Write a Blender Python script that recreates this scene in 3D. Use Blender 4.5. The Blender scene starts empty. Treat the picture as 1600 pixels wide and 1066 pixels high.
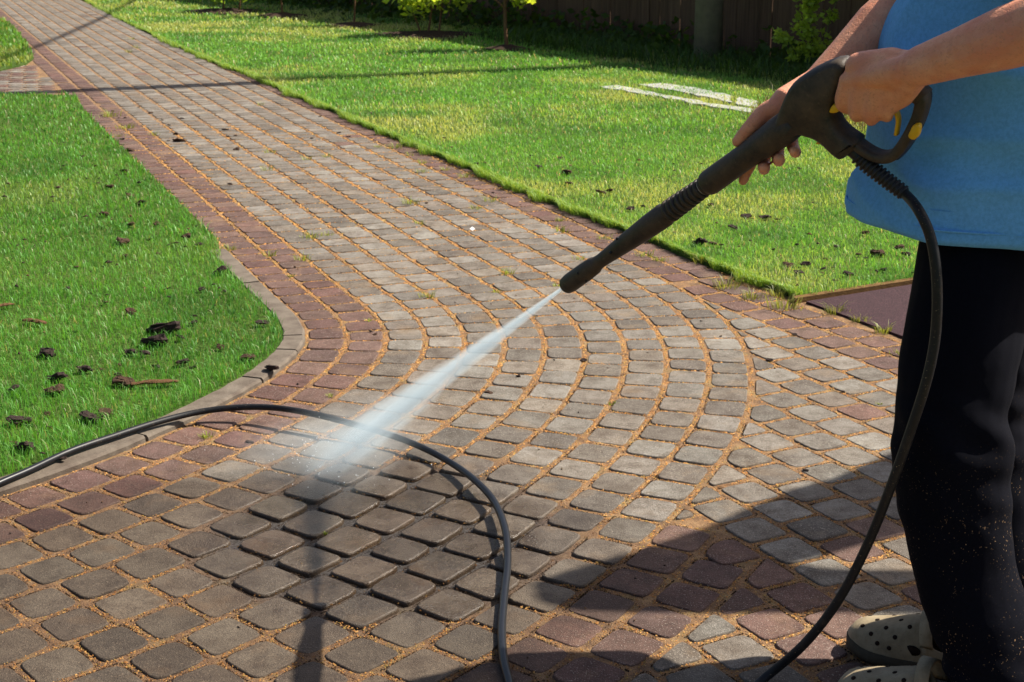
import bpy, math, random
import numpy as np
from mathutils import Vector, Matrix, noise

random.seed(7)
rng = np.random.default_rng(7)
scene = bpy.context.scene
COL = scene.collection

# ------------------------------------------------------------------ camera
F_PX, CAM_H = 2300.0, 1.5                 # focal length in photo pixels (1600 wide), camera height
TILT = math.atan(698 / F_PX)
cam_d = bpy.data.cameras.new('camera')
cam = bpy.data.objects.new('camera', cam_d)
COL.objects.link(cam)
cam.location = (0, 0, CAM_H)
cam.rotation_euler = (math.pi / 2 - TILT, 0, 0)
cam_d.sensor_width = 36
cam_d.lens = 36 * F_PX / 1600
cam_d.clip_end = 500
cam_d.dof.use_dof = True
cam_d.dof.focus_distance = 3.35
cam_d.dof.aperture_fstop = 14
scene.camera = cam

# ------------------------------------------------------------------ world, sun, exposure
SUN_AZ, SUN_EL = math.radians(70.0), math.radians(49.0)      # azimuth from +Y towards +X
SUN_DIR = Vector((math.sin(SUN_AZ) * math.cos(SUN_EL), math.cos(SUN_AZ) * math.cos(SUN_EL), math.sin(SUN_EL)))
world = bpy.data.worlds.new('World')
scene.world = world
world.use_nodes = True
wn = world.node_tree
wn.nodes.clear()
wo = wn.nodes.new('ShaderNodeOutputWorld')
wb = wn.nodes.new('ShaderNodeBackground')
ws = wn.nodes.new('ShaderNodeTexSky')
ws.sky_type = 'NISHITA'
ws.sun_disc = False
ws.sun_elevation = SUN_EL
ws.sun_rotation = SUN_AZ
ws.air_density = .8
ws.dust_density = 3.0
ws.ozone_density = .7
wb.inputs['Strength'].default_value = 0.068
wn.links.new(ws.outputs[0], wb.inputs[0])
wn.links.new(wb.outputs[0], wo.inputs[0])
sun_d = bpy.data.lights.new('sun', 'SUN')
sun_d.energy = 5.0
sun_d.angle = math.radians(0.55)
sun_d.color = (1.0, 0.93, 0.82)
sun = bpy.data.objects.new('sun', sun_d)
COL.objects.link(sun)
sun.rotation_euler = SUN_DIR.to_track_quat('Z', 'Y').to_euler()
vs = scene.view_settings
vs.view_transform = 'Standard'
vs.look = 'None'
vs.exposure = 1.0
vs.gamma = 1.0
vs.use_curve_mapping = False
scene.cycles.use_denoising = True
scene.cycles.volume_bounces = 2
scene.cycles.max_bounces = 8
scene.cycles.transparent_max_bounces = 12

# ------------------------------------------------------------------ pixel of the photograph -> point of the place
CT, ST = math.cos(TILT), math.sin(TILT)
CAM = Vector((0, 0, CAM_H))
def ray(u, v):
    X, Y = (u - 800) / F_PX, (v - 533) / F_PX
    return Vector((X, CT - Y * ST, -ST - Y * CT))
def G(u, v, z=0.0):
    r = ray(u, v)
    return CAM + r * ((z - CAM_H) / r.z)
def PY(u, v, y):
    r = ray(u, v)
    return CAM + r * (y / r.y)
def to_px(p):
    zc = p[1] * CT - (p[2] - CAM_H) * ST
    yc = -p[1] * ST - (p[2] - CAM_H) * CT
    return 800 + F_PX * p[0] / zc, 533 + F_PX * yc / zc, zc

# ------------------------------------------------------------------ object helpers
class MB:
    """collects vertices and faces, builds one mesh object"""
    def __init__(self):
        self.v, self.f, self.s = [], [], []
    def add(self, verts, faces, smooth=True):
        o = len(self.v)
        self.v += [tuple(p) for p in verts]
        self.f += [tuple(i + o for i in f) for f in faces]
        self.s += [smooth] * len(faces)
        return self
    def loft(self, rings, cap0=True, cap1=True, smooth=True, closed=True):
        n = len(rings[0]); vs_ = [p for r in rings for p in r]; fs = []
        for k in range(len(rings) - 1):
            for i in range(n if closed else n - 1):
                j = (i + 1) % n
                fs.append((k * n + i, k * n + j, (k + 1) * n + j, (k + 1) * n + i))
        if cap0: fs.append(tuple(range(n - 1, -1, -1)))
        if cap1: fs.append(tuple((len(rings) - 1) * n + i for i in range(n)))
        return self.add(vs_, fs, smooth)
    def tube(self, pts, radii, n=10, round_caps=False, flat=1.0, up=None, smooth=True):
        pts = [Vector(p) for p in pts]
        if not hasattr(radii, '__len__'): radii = [radii] * len(pts)
        if round_caps:
            d0 = (pts[0] - pts[1]).normalized(); d1 = (pts[-1] - pts[-2]).normalized()
            a, ra, b, rb = pts[0], radii[0], pts[-1], radii[-1]
            pre = [(a + d0 * ra * s, ra * c) for s, c in ((.98, .2), (.85, .53), (.5, .87))]
            post = [(b + d1 * rb * s, rb * c) for s, c in ((.5, .87), (.85, .53), (.98, .2))]
            pts = [p for p, _ in pre] + pts + [p for p, _ in post]
            radii = [r for _, r in pre] + list(radii) + [r for _, r in post]
        rings = []
        t0 = (pts[1] - pts[0]).normalized()
        u = Vector(up) if up is not None else (Vector((0, 0, 1)) if abs(t0.z) < .9 else Vector((1, 0, 0)))
        for i, p in enumerate(pts):
            t = (pts[min(i + 1, len(pts) - 1)] - pts[max(i - 1, 0)]).normalized()
            u = (u - t * u.dot(t)).normalized(); w = t.cross(u)
            rings.append([p + (u * math.cos(2 * math.pi * k / n) * flat + w * math.sin(2 * math.pi * k / n)) * radii[i] for k in range(n)])
        return self.loft(rings, smooth=smooth)
    def box(self, c, sx, sy, sz, M=None):
        c = Vector(c)
        vv = [Vector((x * sx / 2, y * sy / 2, z * sz / 2)) for x in (-1, 1) for y in (-1, 1) for z in (-1, 1)]
        if M is not None: vv = [M @ p for p in vv]
        return self.add([c + p for p in vv], [(0, 1, 3, 2), (4, 6, 7, 5), (0, 4, 5, 1), (2, 3, 7, 6), (0, 2, 6, 4), (1, 5, 7, 3)], False)
    def ball(self, c, rx, ry=None, rz=None, n=10, m=7):
        ry = ry or rx; rz = rz or rx; c = Vector(c)
        rings = []
        for k in range(1, m):
            a = math.pi * k / m
            rings.append([c + Vector((rx * math.sin(a) * math.cos(2 * math.pi * i / n), ry * math.sin(a) * math.sin(2 * math.pi * i / n), -rz * math.cos(a))) for i in range(n)])
        return self.loft(rings)
    def mesh(self, name):
        me = bpy.data.meshes.new(name)
        me.from_pydata([tuple(p) for p in self.v], [], self.f)
        me.polygons.foreach_set('use_smooth', self.s)
        me.update()
        return me
    def build(self, name, mat=None, parent=None, tint=None):
        return link(name, self.mesh(name), mat, parent, tint)

def link(name, me, mat=None, parent=None, tint=None):
    if mat is not None and not me.materials: me.materials.append(mat)
    if tint is not None:
        a = me.color_attributes.new('tint', 'FLOAT_COLOR', 'POINT')
        t = np.asarray(tint, dtype=np.float32)
        if t.ndim == 1: t = np.tile(t, (len(me.vertices), 1))
        a.data.foreach_set('color', np.ascontiguousarray(np.c_[t[:, :3], np.ones(len(t), np.float32)], dtype=np.float32).ravel())
    o = bpy.data.objects.new(name, me)
    COL.objects.link(o)
    if parent is not None: o.parent = parent
    return o
def tag(o, label=None, cat=None, group=None, kind=None):
    if label: o['label'] = label
    if cat: o['category'] = cat
    if group: o['group'] = group
    if kind: o['kind'] = kind
    return o
def empty(name, loc=(0, 0, 0)):
    o = bpy.data.objects.new(name, None)
    COL.objects.link(o); o.location = loc; o.empty_display_size = .1
    return o
def np_mesh(name, V, T):
    me = bpy.data.meshes.new(name)
    nv, nt = len(V), len(T)
    me.vertices.add(nv); me.vertices.foreach_set('co', np.ascontiguousarray(V, np.float32).ravel())
    me.loops.add(nt * 3); me.loops.foreach_set('vertex_index', np.ascontiguousarray(T, np.int32).ravel())
    me.polygons.add(nt)
    me.polygons.foreach_set('loop_start', np.arange(0, nt * 3, 3, dtype=np.int32))
    me.polygons.foreach_set('loop_total', np.full(nt, 3, np.int32))
    me.polygons.foreach_set('use_smooth', np.ones(nt, bool))
    me.update(calc_edges=True)
    return me
def remeshed(mb, voxel, smooth=6, fac=.5):
    o = bpy.data.objects.new('tmp', mb.mesh('tmp')); COL.objects.link(o)
    m = o.modifiers.new('r', 'REMESH'); m.mode = 'VOXEL'; m.voxel_size = voxel; m.use_smooth_shade = True
    if smooth:
        s = o.modifiers.new('s', 'SMOOTH'); s.factor = fac; s.iterations = smooth
    dg = bpy.context.evaluated_depsgraph_get(); dg.update()
    me = bpy.data.meshes.new_from_object(o.evaluated_get(dg))
    old = o.data
    bpy.data.objects.remove(o); bpy.data.meshes.remove(old)
    return me
def displace(me, fn):
    n = len(me.vertices)
    co = np.empty(n * 3, np.float32); me.vertices.foreach_get('co', co); co = co.reshape(-1, 3)
    no = np.empty(n * 3, np.float32); me.vertices.foreach_get('normal', no); no = no.reshape(-1, 3)
    d = np.array([fn(Vector(c), Vector(m)) for c, m in zip(co, no)], np.float32)
    me.vertices.foreach_set('co', (co + no * d[:, None]).ravel()); me.update()
def smooth_path(P, n):
    """Catmull-Rom through points, n samples per span"""
    P = [Vector(p) for p in P]; Q = [P[0] * 2 - P[1]] + P + [P[-1] * 2 - P[-2]]; out = []
    for i in range(1, len(Q) - 2):
        for k in range(n):
            t = k / n
            out.append(.5 * ((2 * Q[i]) + (Q[i + 1] - Q[i - 1]) * t + (2 * Q[i - 1] - 5 * Q[i] + 4 * Q[i + 1] - Q[i + 2]) * t * t + (-Q[i - 1] + 3 * Q[i] - 3 * Q[i + 1] + Q[i + 2]) * t ** 3))
    out.append(P[-1])
    return out

# ------------------------------------------------------------------ material helpers
class NT:
    def __init__(self, name, rough=.8, spec=.3):
        self.m = bpy.data.materials.new(name); self.m.use_nodes = True
        self.t = self.m.node_tree; self.b = self.t.nodes['Principled BSDF']; self.out = self.t.nodes['Material Output']
        self.b.inputs['Roughness'].default_value = rough
        self.b.inputs['Specular IOR Level'].default_value = spec
    def n(self, kind, **kw):
        x = self.t.nodes.new('ShaderNode' + kind)
        for k, v in kw.items():
            if hasattr(x, k): setattr(x, k, v)
        return x
    def l(self, a, b): self.t.links.new(a, b)
    def pos(self):
        if not hasattr(self, '_pos'): self._pos = self.n('NewGeometry').outputs['Position']
        return self._pos
    def noise(self, scale, detail=4, rough=.55, vec=None, dist=0):
        x = self.n('TexNoise'); x.inputs['Scale'].default_value = scale; x.inputs['Detail'].default_value = detail
        x.inputs['Roughness'].default_value = rough; x.inputs['Distortion'].default_value = dist
        self.l(vec if vec is not None else self.pos(), x.inputs['Vector'])
        return x.outputs[0]
    def ramp(self, fac, stops):
        r = self.n('ValToRGB'); e = r.color_ramp.elements
        while len(e) < len(stops): e.new(.5)
        for k, (p, c) in enumerate(stops):
            e[k].position = p; e[k].color = (c[0], c[1], c[2], 1) if hasattr(c, '__len__') else (c, c, c, 1)
        self.l(fac, r.inputs[0]); return r.outputs[0]
    def rng(self, v, a, b, c=0., d=1., smooth=False):
        r = self.n('MapRange'); r.interpolation_type = 'SMOOTHSTEP' if smooth else 'LINEAR'
        for i, x in enumerate((a, b, c, d)): r.inputs[i + 1].default_value = x
        self.l(v, r.inputs[0]); return r.outputs[0]
    def math(self, op, a, b=None):
        x = self.n('Math', operation=op)
        for i, q in enumerate((a, b)):
            if q is None: continue
            if isinstance(q, (int, float)): x.inputs[i].default_value = q
            else: self.l(q, x.inputs[i])
        return x.outputs[0]
    def mix(self, fac, a, b, blend='MIX'):
        x = self.n('Mix'); x.data_type = 'RGBA'; x.blend_type = blend
        for i, q in ((0, fac), (6, a), (7, b)):
            if isinstance(q, (int, float)): x.inputs[i].default_value = q
            elif isinstance(q, tuple): x.inputs[i].default_value = (*q[:3], 1)
            else: self.l(q, x.inputs[i])
        return x.outputs[2]
    def attr(self, name='tint'):
        x = self.n('Attribute'); x.attribute_name = name; return x.outputs['Color']
    def bump(self, h, strength=.5, dist=.01, nrm=None):
        x = self.n('Bump'); x.inputs['Strength'].default_value = strength; x.inputs['Distance'].default_value = dist
        self.l(h, x.inputs['Height'])
        if nrm is not None: self.l(nrm, x.inputs['Normal'])
        return x.outputs[0]
    def set(self, **kw):
        names = dict(color='Base Color', rough='Roughness', normal='Normal', spec='Specular IOR Level')
        for k, v in kw.items():
            s = self.b.inputs[names.get(k, k)]
            if isinstance(v, (int, float)): s.default_value = v
            elif isinstance(v, tuple): s.default_value = (*v[:3], 1)
            else: self.l(v, s)
        return self
    def region(self, cx, cy, rx, ry, ang, lo, hi, nscale=2.2, namp=.45):
        """1 inside a rotated ellipse with a ragged edge, 0 outside"""
        mp = self.n('Mapping'); mp.vector_type = 'TEXTURE'
        mp.inputs['Location'].default_value = (cx, cy, 0); mp.inputs['Rotation'].default_value = (0, 0, ang)
        mp.inputs['Scale'].default_value = (rx, ry, 50)
        self.l(self.pos(), mp.inputs[0])
        ln = self.n('VectorMath', operation='LENGTH'); self.l(mp.outputs[0], ln.inputs[0])
        nz = self.noise(nscale, 3)
        v = self.math('ADD', ln.outputs['Value'], self.math('MULTIPLY', self.math('SUBTRACT', nz, .5), namp))
        return self.rng(v, lo, hi, 1, 0, True)

def simple(name, col, rough=.7, spec=.3, nz=0, nscale=30, bump=0, metal=0):
    n = NT(name, rough, spec); n.set(color=col)
    n.b.inputs['Metallic'].default_value = metal
    if nz:
        f = n.noise(nscale, 5)
        n.set(color=n.mix(f, tuple(c * (1 - nz) for c in col), tuple(min(1, c * (1 + nz)) for c in col)))
    if bump:
        n.set(normal=n.bump(n.noise(nscale * 4, 4), bump, .004))
    return n.m

# wetted / rinsed ground round the place where the jet strikes
WET = dict(cx=-.62, cy=3.02, rx=.95, ry=.80, ang=.35)
CLEAN = dict(cx=-.30, cy=3.32, rx=.50, ry=.50, ang=.3)
def wet_np(x, y, W, pad=1.0):
    c, s = math.cos(W['ang']), math.sin(W['ang'])
    dx, dy = x - W['cx'], y - W['cy']
    return np.hypot((c * dx + s * dy) / W['rx'], (-s * dx + c * dy) / W['ry'])

def stone_material():
    n = NT('paver_concrete', .85, .25)
    base = n.attr()
    speck = n.noise(330, 2, .5)
    grain = n.noise(120, 5, .75)
    blot = n.noise(14, 5, .65)
    c = n.mix(n.rng(grain, .3, .7), base, (.55, .55, .55), 'MULTIPLY')
    c = n.mix(.85, base, c)
    c = n.mix(n.rng(n.noise(38, 4, .7), .50, .68, 0, .55), c, n.mix(1.0, c, (.50, .43, .37), 'MULTIPLY'))
    c = n.mix(n.rng(blot, .40, .68, 0, .80), c, n.mix(1.0, c, (.42, .35, .29), 'MULTIPLY'))
    c = n.mix(n.rng(speck, .62, .70, 0, .65), c, (.44, .39, .33))
    c = n.mix(n.rng(speck, .40, .32, 0, .75), c, (.04, .033, .028))
    # a film of the orange sand dusted over the tops
    dust = n.noise(6, 4, .6)
    c = n.mix(n.rng(dust, .56, .8, 0, .35), c, (.30, .19, .09))
    w = n.region(lo=.70, hi=1.25, nscale=3.0, namp=1.0, **WET)
    wc = n.region(lo=.65, hi=1.15, nscale=3.0, namp=.8, **CLEAN)
    c = n.mix(w, c, n.mix(1.0, c, (.44, .37, .30), 'MULTIPLY'))
    film = n.math('MULTIPLY', wc, n.rng(n.noise(7, 3), .40, .60))
    rough = n.math('SUBTRACT', .86, n.math('ADD', n.math('MULTIPLY', w, .16), n.math('MULTIPLY', wc, n.rng(film, 0., 1., .36, .56))))
    h = n.math('ADD', n.math('MULTIPLY', grain, .7), n.math('MULTIPLY', speck, .5))
    n.set(color=c, rough=rough, normal=n.bump(h, .85, .0042))
    n.b.inputs['Specular IOR Level'].default_value = .35
    return n.m
def sand_material():
    n = NT('joint_sand', .95, .2)
    g = n.noise(260, 4, .7); b = n.noise(22, 4, .6); m = n.noise(9, 3)
    c = n.ramp(b, [(.3, (.13, .070, .030)), (.5, (.29, .150, .058)), (.7, (.44, .27, .12))])
    c = n.mix(n.rng(m, .56, .72, 0, .55), c, (.36, .29, .10))
    c = n.mix(n.rng(g, .3, .65, .75, 0), c, (.06, .032, .016))
    c = n.mix(n.rng(n.noise(5.5, 4, .65), .56, .74, 0, .65), c, n.mix(1.0, c, (.35, .30, .25), 'MULTIPLY'))
    c = n.mix(n.rng(n.noise(340, 2), .64, .72, 0, .7), c, (.72, .52, .28))
    wet = n.region(lo=.75, hi=1.15, **WET)
    cl = n.region(lo=.62, hi=1.12, **CLEAN)
    c = n.mix(n.math('MULTIPLY', wet, .55), c, n.mix(1.0, c, (.42, .36, .30), 'MULTIPLY'))
    c = n.mix(cl, c, (.028, .021, .017))
    gl = n.rng(n.noise(90, 3, .6), .48, .66)
    rough = n.math('SUBTRACT', .95, n.math('MULTIPLY', n.math('MULTIPLY', cl, gl), .83))
    n.set(color=c, rough=rough, normal=n.bump(n.math('ADD', g, n.math('MULTIPLY', b, .8)), .9, .010))
    bn = n.b.inputs['Normal'].links[0].from_node; n.l(n.math('SUBTRACT', .9, n.math('MULTIPLY', n.math('MULTIPLY', cl, gl), .72)), bn.inputs['Strength'])
    n.b.inputs['Specular IOR Level'].default_value = .6
    return n.m
def leaf_material(name, rough=.5, trans=.45):
    n = NT(name, rough, .3)
    c = n.attr()
    n.set(color=c)
    tr = n.n('BsdfTranslucent'); mx = n.n('MixShader'); mx.inputs[0].default_value = trans
    tc = n.mix(1.0, c, (1.5, 1.35, .6), 'MULTIPLY')
    n.l(tc, tr.inputs[0]); n.l(n.b.outputs[0], mx.inputs[1]); n.l(tr.outputs[0], mx.inputs[2])
    n.l(mx.outputs[0], n.out.inputs[0])
    return n.m
def lawn_soil():
    n = NT('lawn_soil', .95, .1)
    a = n.noise(3, 4); b = n.noise(60, 4, .7)
    c = n.ramp(a, [(.3, (.05, .11, .016)), (.7, (.10, .15, .03))])
    c = n.mix(n.rng(b, .35, .6), n.mix(1.0, c, (.45, .4, .4), 'MULTIPLY'), c)
    n.set(color=c, normal=n.bump(b, .9, .02)); return n.m
M_STONE, M_SAND = stone_material(), sand_material()
M_BLADE, M_LEAF, M_LAWN = leaf_material('grass_blade', .45, .38), leaf_material('leaf', .45, .6), lawn_soil()
M_TINT = NT('tinted_matt', .9, .2); M_TINT.set(color=M_TINT.attr(), normal=M_TINT.bump(M_TINT.noise(120, 5, .7), .8, .01)); M_TINT = M_TINT.m

# ------------------------------------------------------------------ the course of the path
PITCH = .1383
S_KN = np.array([-60, 1.6, 2.0, 2.3, 2.6, 3.0, 3.5, 4.2, 5.0, 7.5])
H_KN = np.radians([-67.4, -67.0, -65.5, -74.1, -96.2, -111.6, -120.0, -135.5, -147, -165])
SS = np.arange(-45, 7.5, .01)
HH = np.interp(SS, S_KN, H_KN)
GP = np.cumsum(np.c_[np.cos(HH), np.sin(HH)] * .01, 0)
i0 = np.searchsorted(SS, 0); GP = GP - GP[i0] + np.array([-1.630, 7.203])
GN = np.c_[-np.sin(HH), np.cos(HH)]
def off_line(d): return GP + GN * d
def guide_sd(p):
    d2 = ((GP - np.array(p)) ** 2).sum(1); i = int(d2.argmin())
    return SS[i], float((np.array(p) - GP[i]) @ GN[i]), HH[i]

STONES = []        # (polygon in the plan, tint, kind)
GREYS = [(.205, .186, .155), (.182, .163, .135), (.232, .215, .182), (.174, .149, .119), (.198, .171, .135), (.215, .198, .169), (.150, .132, .109)]
REDS = [(.135, .064, .050), (.115, .053, .043), (.150, .079, .060), (.130, .066, .056)]
def tint_of(red):
    c = random.choice(REDS if red else GREYS); k = random.uniform(.80, 1.28)
    m = random.uniform(0, .40) if red else random.uniform(0, .22)          # weathering: reds browned, greys warmed
    o = (.165, .118, .088) if red else (.205, .150, .118)
    return tuple((x * (1 - m) + y * m) * k for x, y in zip(c, o))
def column(d, s0, s1, phase, red, ji=.0096, jr=.0055, keep=None):
    L = off_line(d); sel = (SS >= s0) & (SS <= s1); idx = np.nonzero(sel)[0]
    if len(idx) < 3: return
    seg = np.r_[0, np.cumsum(np.hypot(*np.diff(L[idx], axis=0).T))]
    a = phase
    while True:
        sg = SS[idx[min(np.searchsorted(seg, a), len(idx) - 1)]]
        # rows are 12.3 cm apart on the straight, 13.8 cm after the bend; a little longer where the jet has opened the joints
        step = .1235 if sg < 1.8 else (.1235 + (sg - 1.8) / 1.2 * .0145 if sg < 3.0 else .138)
        step *= random.uniform(.965, 1.035)
        b = a + step
        if b > seg[-1]: break
        ka, kb = np.interp([a, b], seg, idx)
        q = []
        jr_ = jr + (.003 if sg > 2.9 else 0)
        for kk, e in ((ka, jr_), (kb, -jr_)):
            k = int(round(kk)); t = np.array([math.cos(HH[k]), math.sin(HH[k])])
            for sd in (-1, 1):
                q.append(GP[k] + GN[k] * (d + sd * (PITCH / 2 - ji)) + t * e + np.array([random.gauss(0, .0018), random.gauss(0, .0018)]))
        poly = [q[0], q[2], q[3], q[1]]
        if keep is None or keep(poly): STONES.append([poly, tint_of(red if isinstance(red, bool) else red(sg)), 'col'])
        a = b
S_END = 5.6
for k in range(13):
    ph = (k % 2) * .062 + random.uniform(-.012, .012)
    d = (k + .5) * PITCH
    if k < 11:
        red = True if k < 2 else (lambda s, k=k: random.random() < .006 and s < .5)
        column(d, -21, S_END, ph, red)
    else:
        column(d, -21, 2.16, ph, True)
# the two red border columns come back on the outer side of the bend
for k, s0 in ((11, 3.345), (12, 3.44)):
    column((k + .5) * PITCH, s0, S_END, 0.0, True)
# the block to the right: half-bond rows running parallel to the mat, cut along the bend
GO = np.array([.8475, 5.1626]); GI = np.array([.0642, -.118]); GJ = np.array([-.0870, -.1244])
gi = GI / np.linalg.norm(GI); gj = np.array([gi[1], -gi[0]])
li, lj = np.linalg.norm(GI), abs(GJ @ gj)
def clip_half(poly, n, c):
    out = []
    for a, b in zip(poly, poly[1:] + poly[:1]):
        da, db = a @ n - c, b @ n - c
        if da >= 0: out.append(a)
        if da * db < 0: out.append(a + (b - a) * (da / (da - db)))
    return out
def area(poly):
    x = np.array(poly); return .5 * abs(np.dot(x[:, 0], np.roll(x[:, 1], 1)) - np.dot(x[:, 1], np.roll(x[:, 0], 1)))
RED_AT = [(1071, 807), (1112, 836), (1141, 864), (1198, 900), (1149, 935), (1253, 935), (1211, 981), (1375, 823), (1336, 857), (1310, 974), (1274, 1020), (1435, 932), (1345, 641), (1341, 1052)]
for j in range(-2, 16):
    for i in range(-8, 30):
        c = GO + GI * i + GJ * j - GI * ((j + 40) // 2 - 20)       # keep every row starting near the same end (half bond)
        c = c + np.array([random.gauss(0, .002), random.gauss(0, .002)])
        if c[0] > 2.6 or c[1] < 1.9: continue
        s, d, h = guide_sd(c)
        lim = 11 * PITCH if s < 3.345 else (12 * PITCH if s < 3.44 else 13 * PITCH)
        if j < 0 and (s < 2.0 or min(np.hypot(*(np.mean(q[0], 0) - c)) for q in STONES) < .105): continue
        if s < 2.0: continue
        hi, hj = li / 2 - .0085, lj / 2 - .0085
        poly = [c + gi * a * hi + gj * b * hj for a, b in ((-1, -1), (1, -1), (1, 1), (-1, 1))]
        k = int(np.argmin(((GP - c) ** 2).sum(1))); n = GN[k]
        poly = clip_half(poly, n, (GP[k] + n * (lim + .012)) @ n)
        if len(poly) < 3 or area(poly) < .0009: continue
        if j >= 0 and d > 20: continue
        pc = to_px((c[0], c[1], 0))
        red = j < 0 or any(abs(pc[0] - a_) < 30 and abs(pc[1] - b_) < 17 for a_, b_ in RED_AT)
        STONES.append([poly, tint_of(red), 'grid'])
# the side path off to the left, reddish
SIDE = [G(0, 110), G(46, 104), G(118, 149), G(0, 147)]
sd_a = np.array((SIDE[3] - SIDE[2])[:2]); sd_a /= np.linalg.norm(sd_a); sd_n = np.array([-sd_a[1], sd_a[0]])
for r in range(-3, 14):
    for q in range(0, 60):
        c = np.array(SIDE[2][:2]) + sd_a * (.13 * q + .06 * (r % 2)) - sd_n * (.14 * r + .07)
        s, d, h = guide_sd(c)
        if d > -.02 or r < 0: continue
        if r * .14 > 2.0: continue
        poly = [c + sd_a * a * .058 + sd_n * b * .061 for a, b in ((-1, -1), (1, -1), (1, 1), (-1, 1))]
        STONES.append([poly, tint_of(random.random() < .35), 'side'])

def ccw(poly):
    x = np.array(poly)
    return poly if np.dot(x[:, 0], np.roll(x[:, 1], -1)) - np.dot(x[:, 1], np.roll(x[:, 0], -1)) > 0 else poly[::-1]
def stone_rings(poly, ncorner, tilt, dz):
    poly = [np.asarray(p, float) for p in ccw(poly)]; n = len(poly); out = []
    for i in range(n):
        p, a, b = poly[i], poly[i - 1], poly[(i + 1) % n]
        r = min(.0195 + random.uniform(-.006, .007), .36 * np.linalg.norm(a - p), .36 * np.linalg.norm(b - p))
        p1 = p + (a - p) / np.linalg.norm(a - p) * r; p2 = p + (b - p) / np.linalg.norm(b - p) * r
        for t in np.linspace(0, 1, ncorner): out.append(p1 * (1 - t) ** 2 + 2 * p * t * (1 - t) * .92 + (p1 + p2) / 2 * .08 * 2 * t * (1 - t) + p2 * t * t)
    out = np.array(out); c = out.mean(0); size = np.abs(out - c).max()
    rings = []
    for ins, z in ((.0046, 0.0), (.0012, -.0020), (0, -.0072), (0, -.045)):
        q = c + (out - c) * max(.2, 1 - ins / size)
        rings.append([(x, y, z + dz + (tilt[0] * (x - c[0]) + tilt[1] * (y - c[1]) if z > -.02 else 0)) for x, y in q])
    return rings
def stone_geo(poly, ncorner):
    tilt = (random.gauss(0, .011), random.gauss(0, .011)); dz = random.gauss(.0003, .0009)
    R = stone_rings(poly, ncorner, tilt, dz)
    if ncorner < 3: R = [R[0], R[2], R[3]]
    n = len(R[0]); vs_ = [p for r in R for p in r]; fs = []; sm = []
    fs.append(tuple(range(n))); sm.append(False)
    for k in range(len(R) - 1):
        for i in range(n):
            j = (i + 1) % n; fs.append(((k + 1) * n + i, (k + 1) * n + j, k * n + j, k * n + i)); sm.append(True)
    return vs_, fs, sm
def dirty(tint, n, nr):
    t = np.array(tint); e = t * .55 + np.array([.16, .085, .035]) * .25
    W = [0, .35, .9, 1] if nr == 4 else [0, .9, 1]
    return np.concatenate([np.tile(t * (1 - w) + e * w, (n, 1)) for w in W])

def vnoise(x, y, sc, seed=0):
    """smooth value noise, numpy"""
    r = np.random.default_rng(seed); Tt = r.random((256, 256))
    x, y = x * sc + 100, y * sc + 100
    xi, yi = np.floor(x).astype(int), np.floor(y).astype(int); fx, fy = x - xi, y - yi
    fx, fy = fx * fx * (3 - 2 * fx), fy * fy * (3 - 2 * fy)
    g = lambda a, b: Tt[a % 256, b % 256]
    return (g(xi, yi) * (1 - fx) + g(xi + 1, yi) * fx) * (1 - fy) + (g(xi, yi + 1) * (1 - fx) + g(xi + 1, yi + 1) * fx) * fy
def vnoise_(x, y): return vnoise(x, y, 3.0, 21)
def shown_area(poly):
    P = [to_px((p[0], p[1], 0)) for p in poly]
    if min(p[2] for p in P) < .3: return 0
    uv = np.clip(np.array([p[:2] for p in P]), [0, 0], [1600, 1066])
    return area([q for q in uv])

# ------------------------------------------------------------------ setting: ground, sand bed, path stones
gm = MB(); gm.add([(-150, -20, -.06), (150, -20, -.06), (150, 250, -.06), (-150, 250, -.06)], [(0, 1, 2, 3)], False)
tag(gm.build('ground', M_LAWN), kind='structure', label='grassy ground spreading out beyond the garden')

def bed_height(x, y):
    z = -.0040 + .0028 * noise.noise(Vector((x * 14, y * 14, 1))) + .0018 * noise.noise(Vector((x * 55, y * 55, 3)))
    w = float(wet_np(x, y, CLEAN)) + .25 * noise.noise(Vector((x * 2.2, y * 2.2, 5)))
    z = min(z + .0004, -.0026)
    return z - .0085 * min(1, max(0, (1.05 - w) / .35))
bed = MB()
xs = np.arange(-1.7, 1.75, .0125); ys = np.arange(2.2, 6.2, .0125)
X, Y = np.meshgrid(xs, ys)
V = [(x, y, bed_height(x, y)) for x, y in zip(X.ravel(), Y.ravel())]
nx = len(xs)
Fq = [(r * nx + c, r * nx + c + 1, (r + 1) * nx + c + 1, (r + 1) * nx + c) for r in range(len(ys) - 1) for c in range(nx - 1)]
bed.add(V, Fq)
y1, x0, x1, y0 = ys[-1], xs[0], xs[-1], ys[0]
bed.add([(-14, y1, -.004), (8, y1, -.004), (8, 45, -.004), (-26, 45, -.004)], [(0, 1, 2, 3)])
bed.add([(-14, 1, -.0045), (x0, 1, -.0045), (x0, y1, -.0045), (-14, y1, -.0045), (x1, 1, -.0045), (8, 1, -.0045), (8, y1, -.0045), (x1, y1, -.0045), (x0, y0, -.0045), (x1, y0, -.0045)],
        [(0, 1, 2, 3), (4, 5, 6, 7), (1, 4, 9, 8)])
path = bed.build('path', M_SAND)
tag(path, kind='structure', label='curving path of grey and red paving stones with orange sand in the joints')

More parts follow.
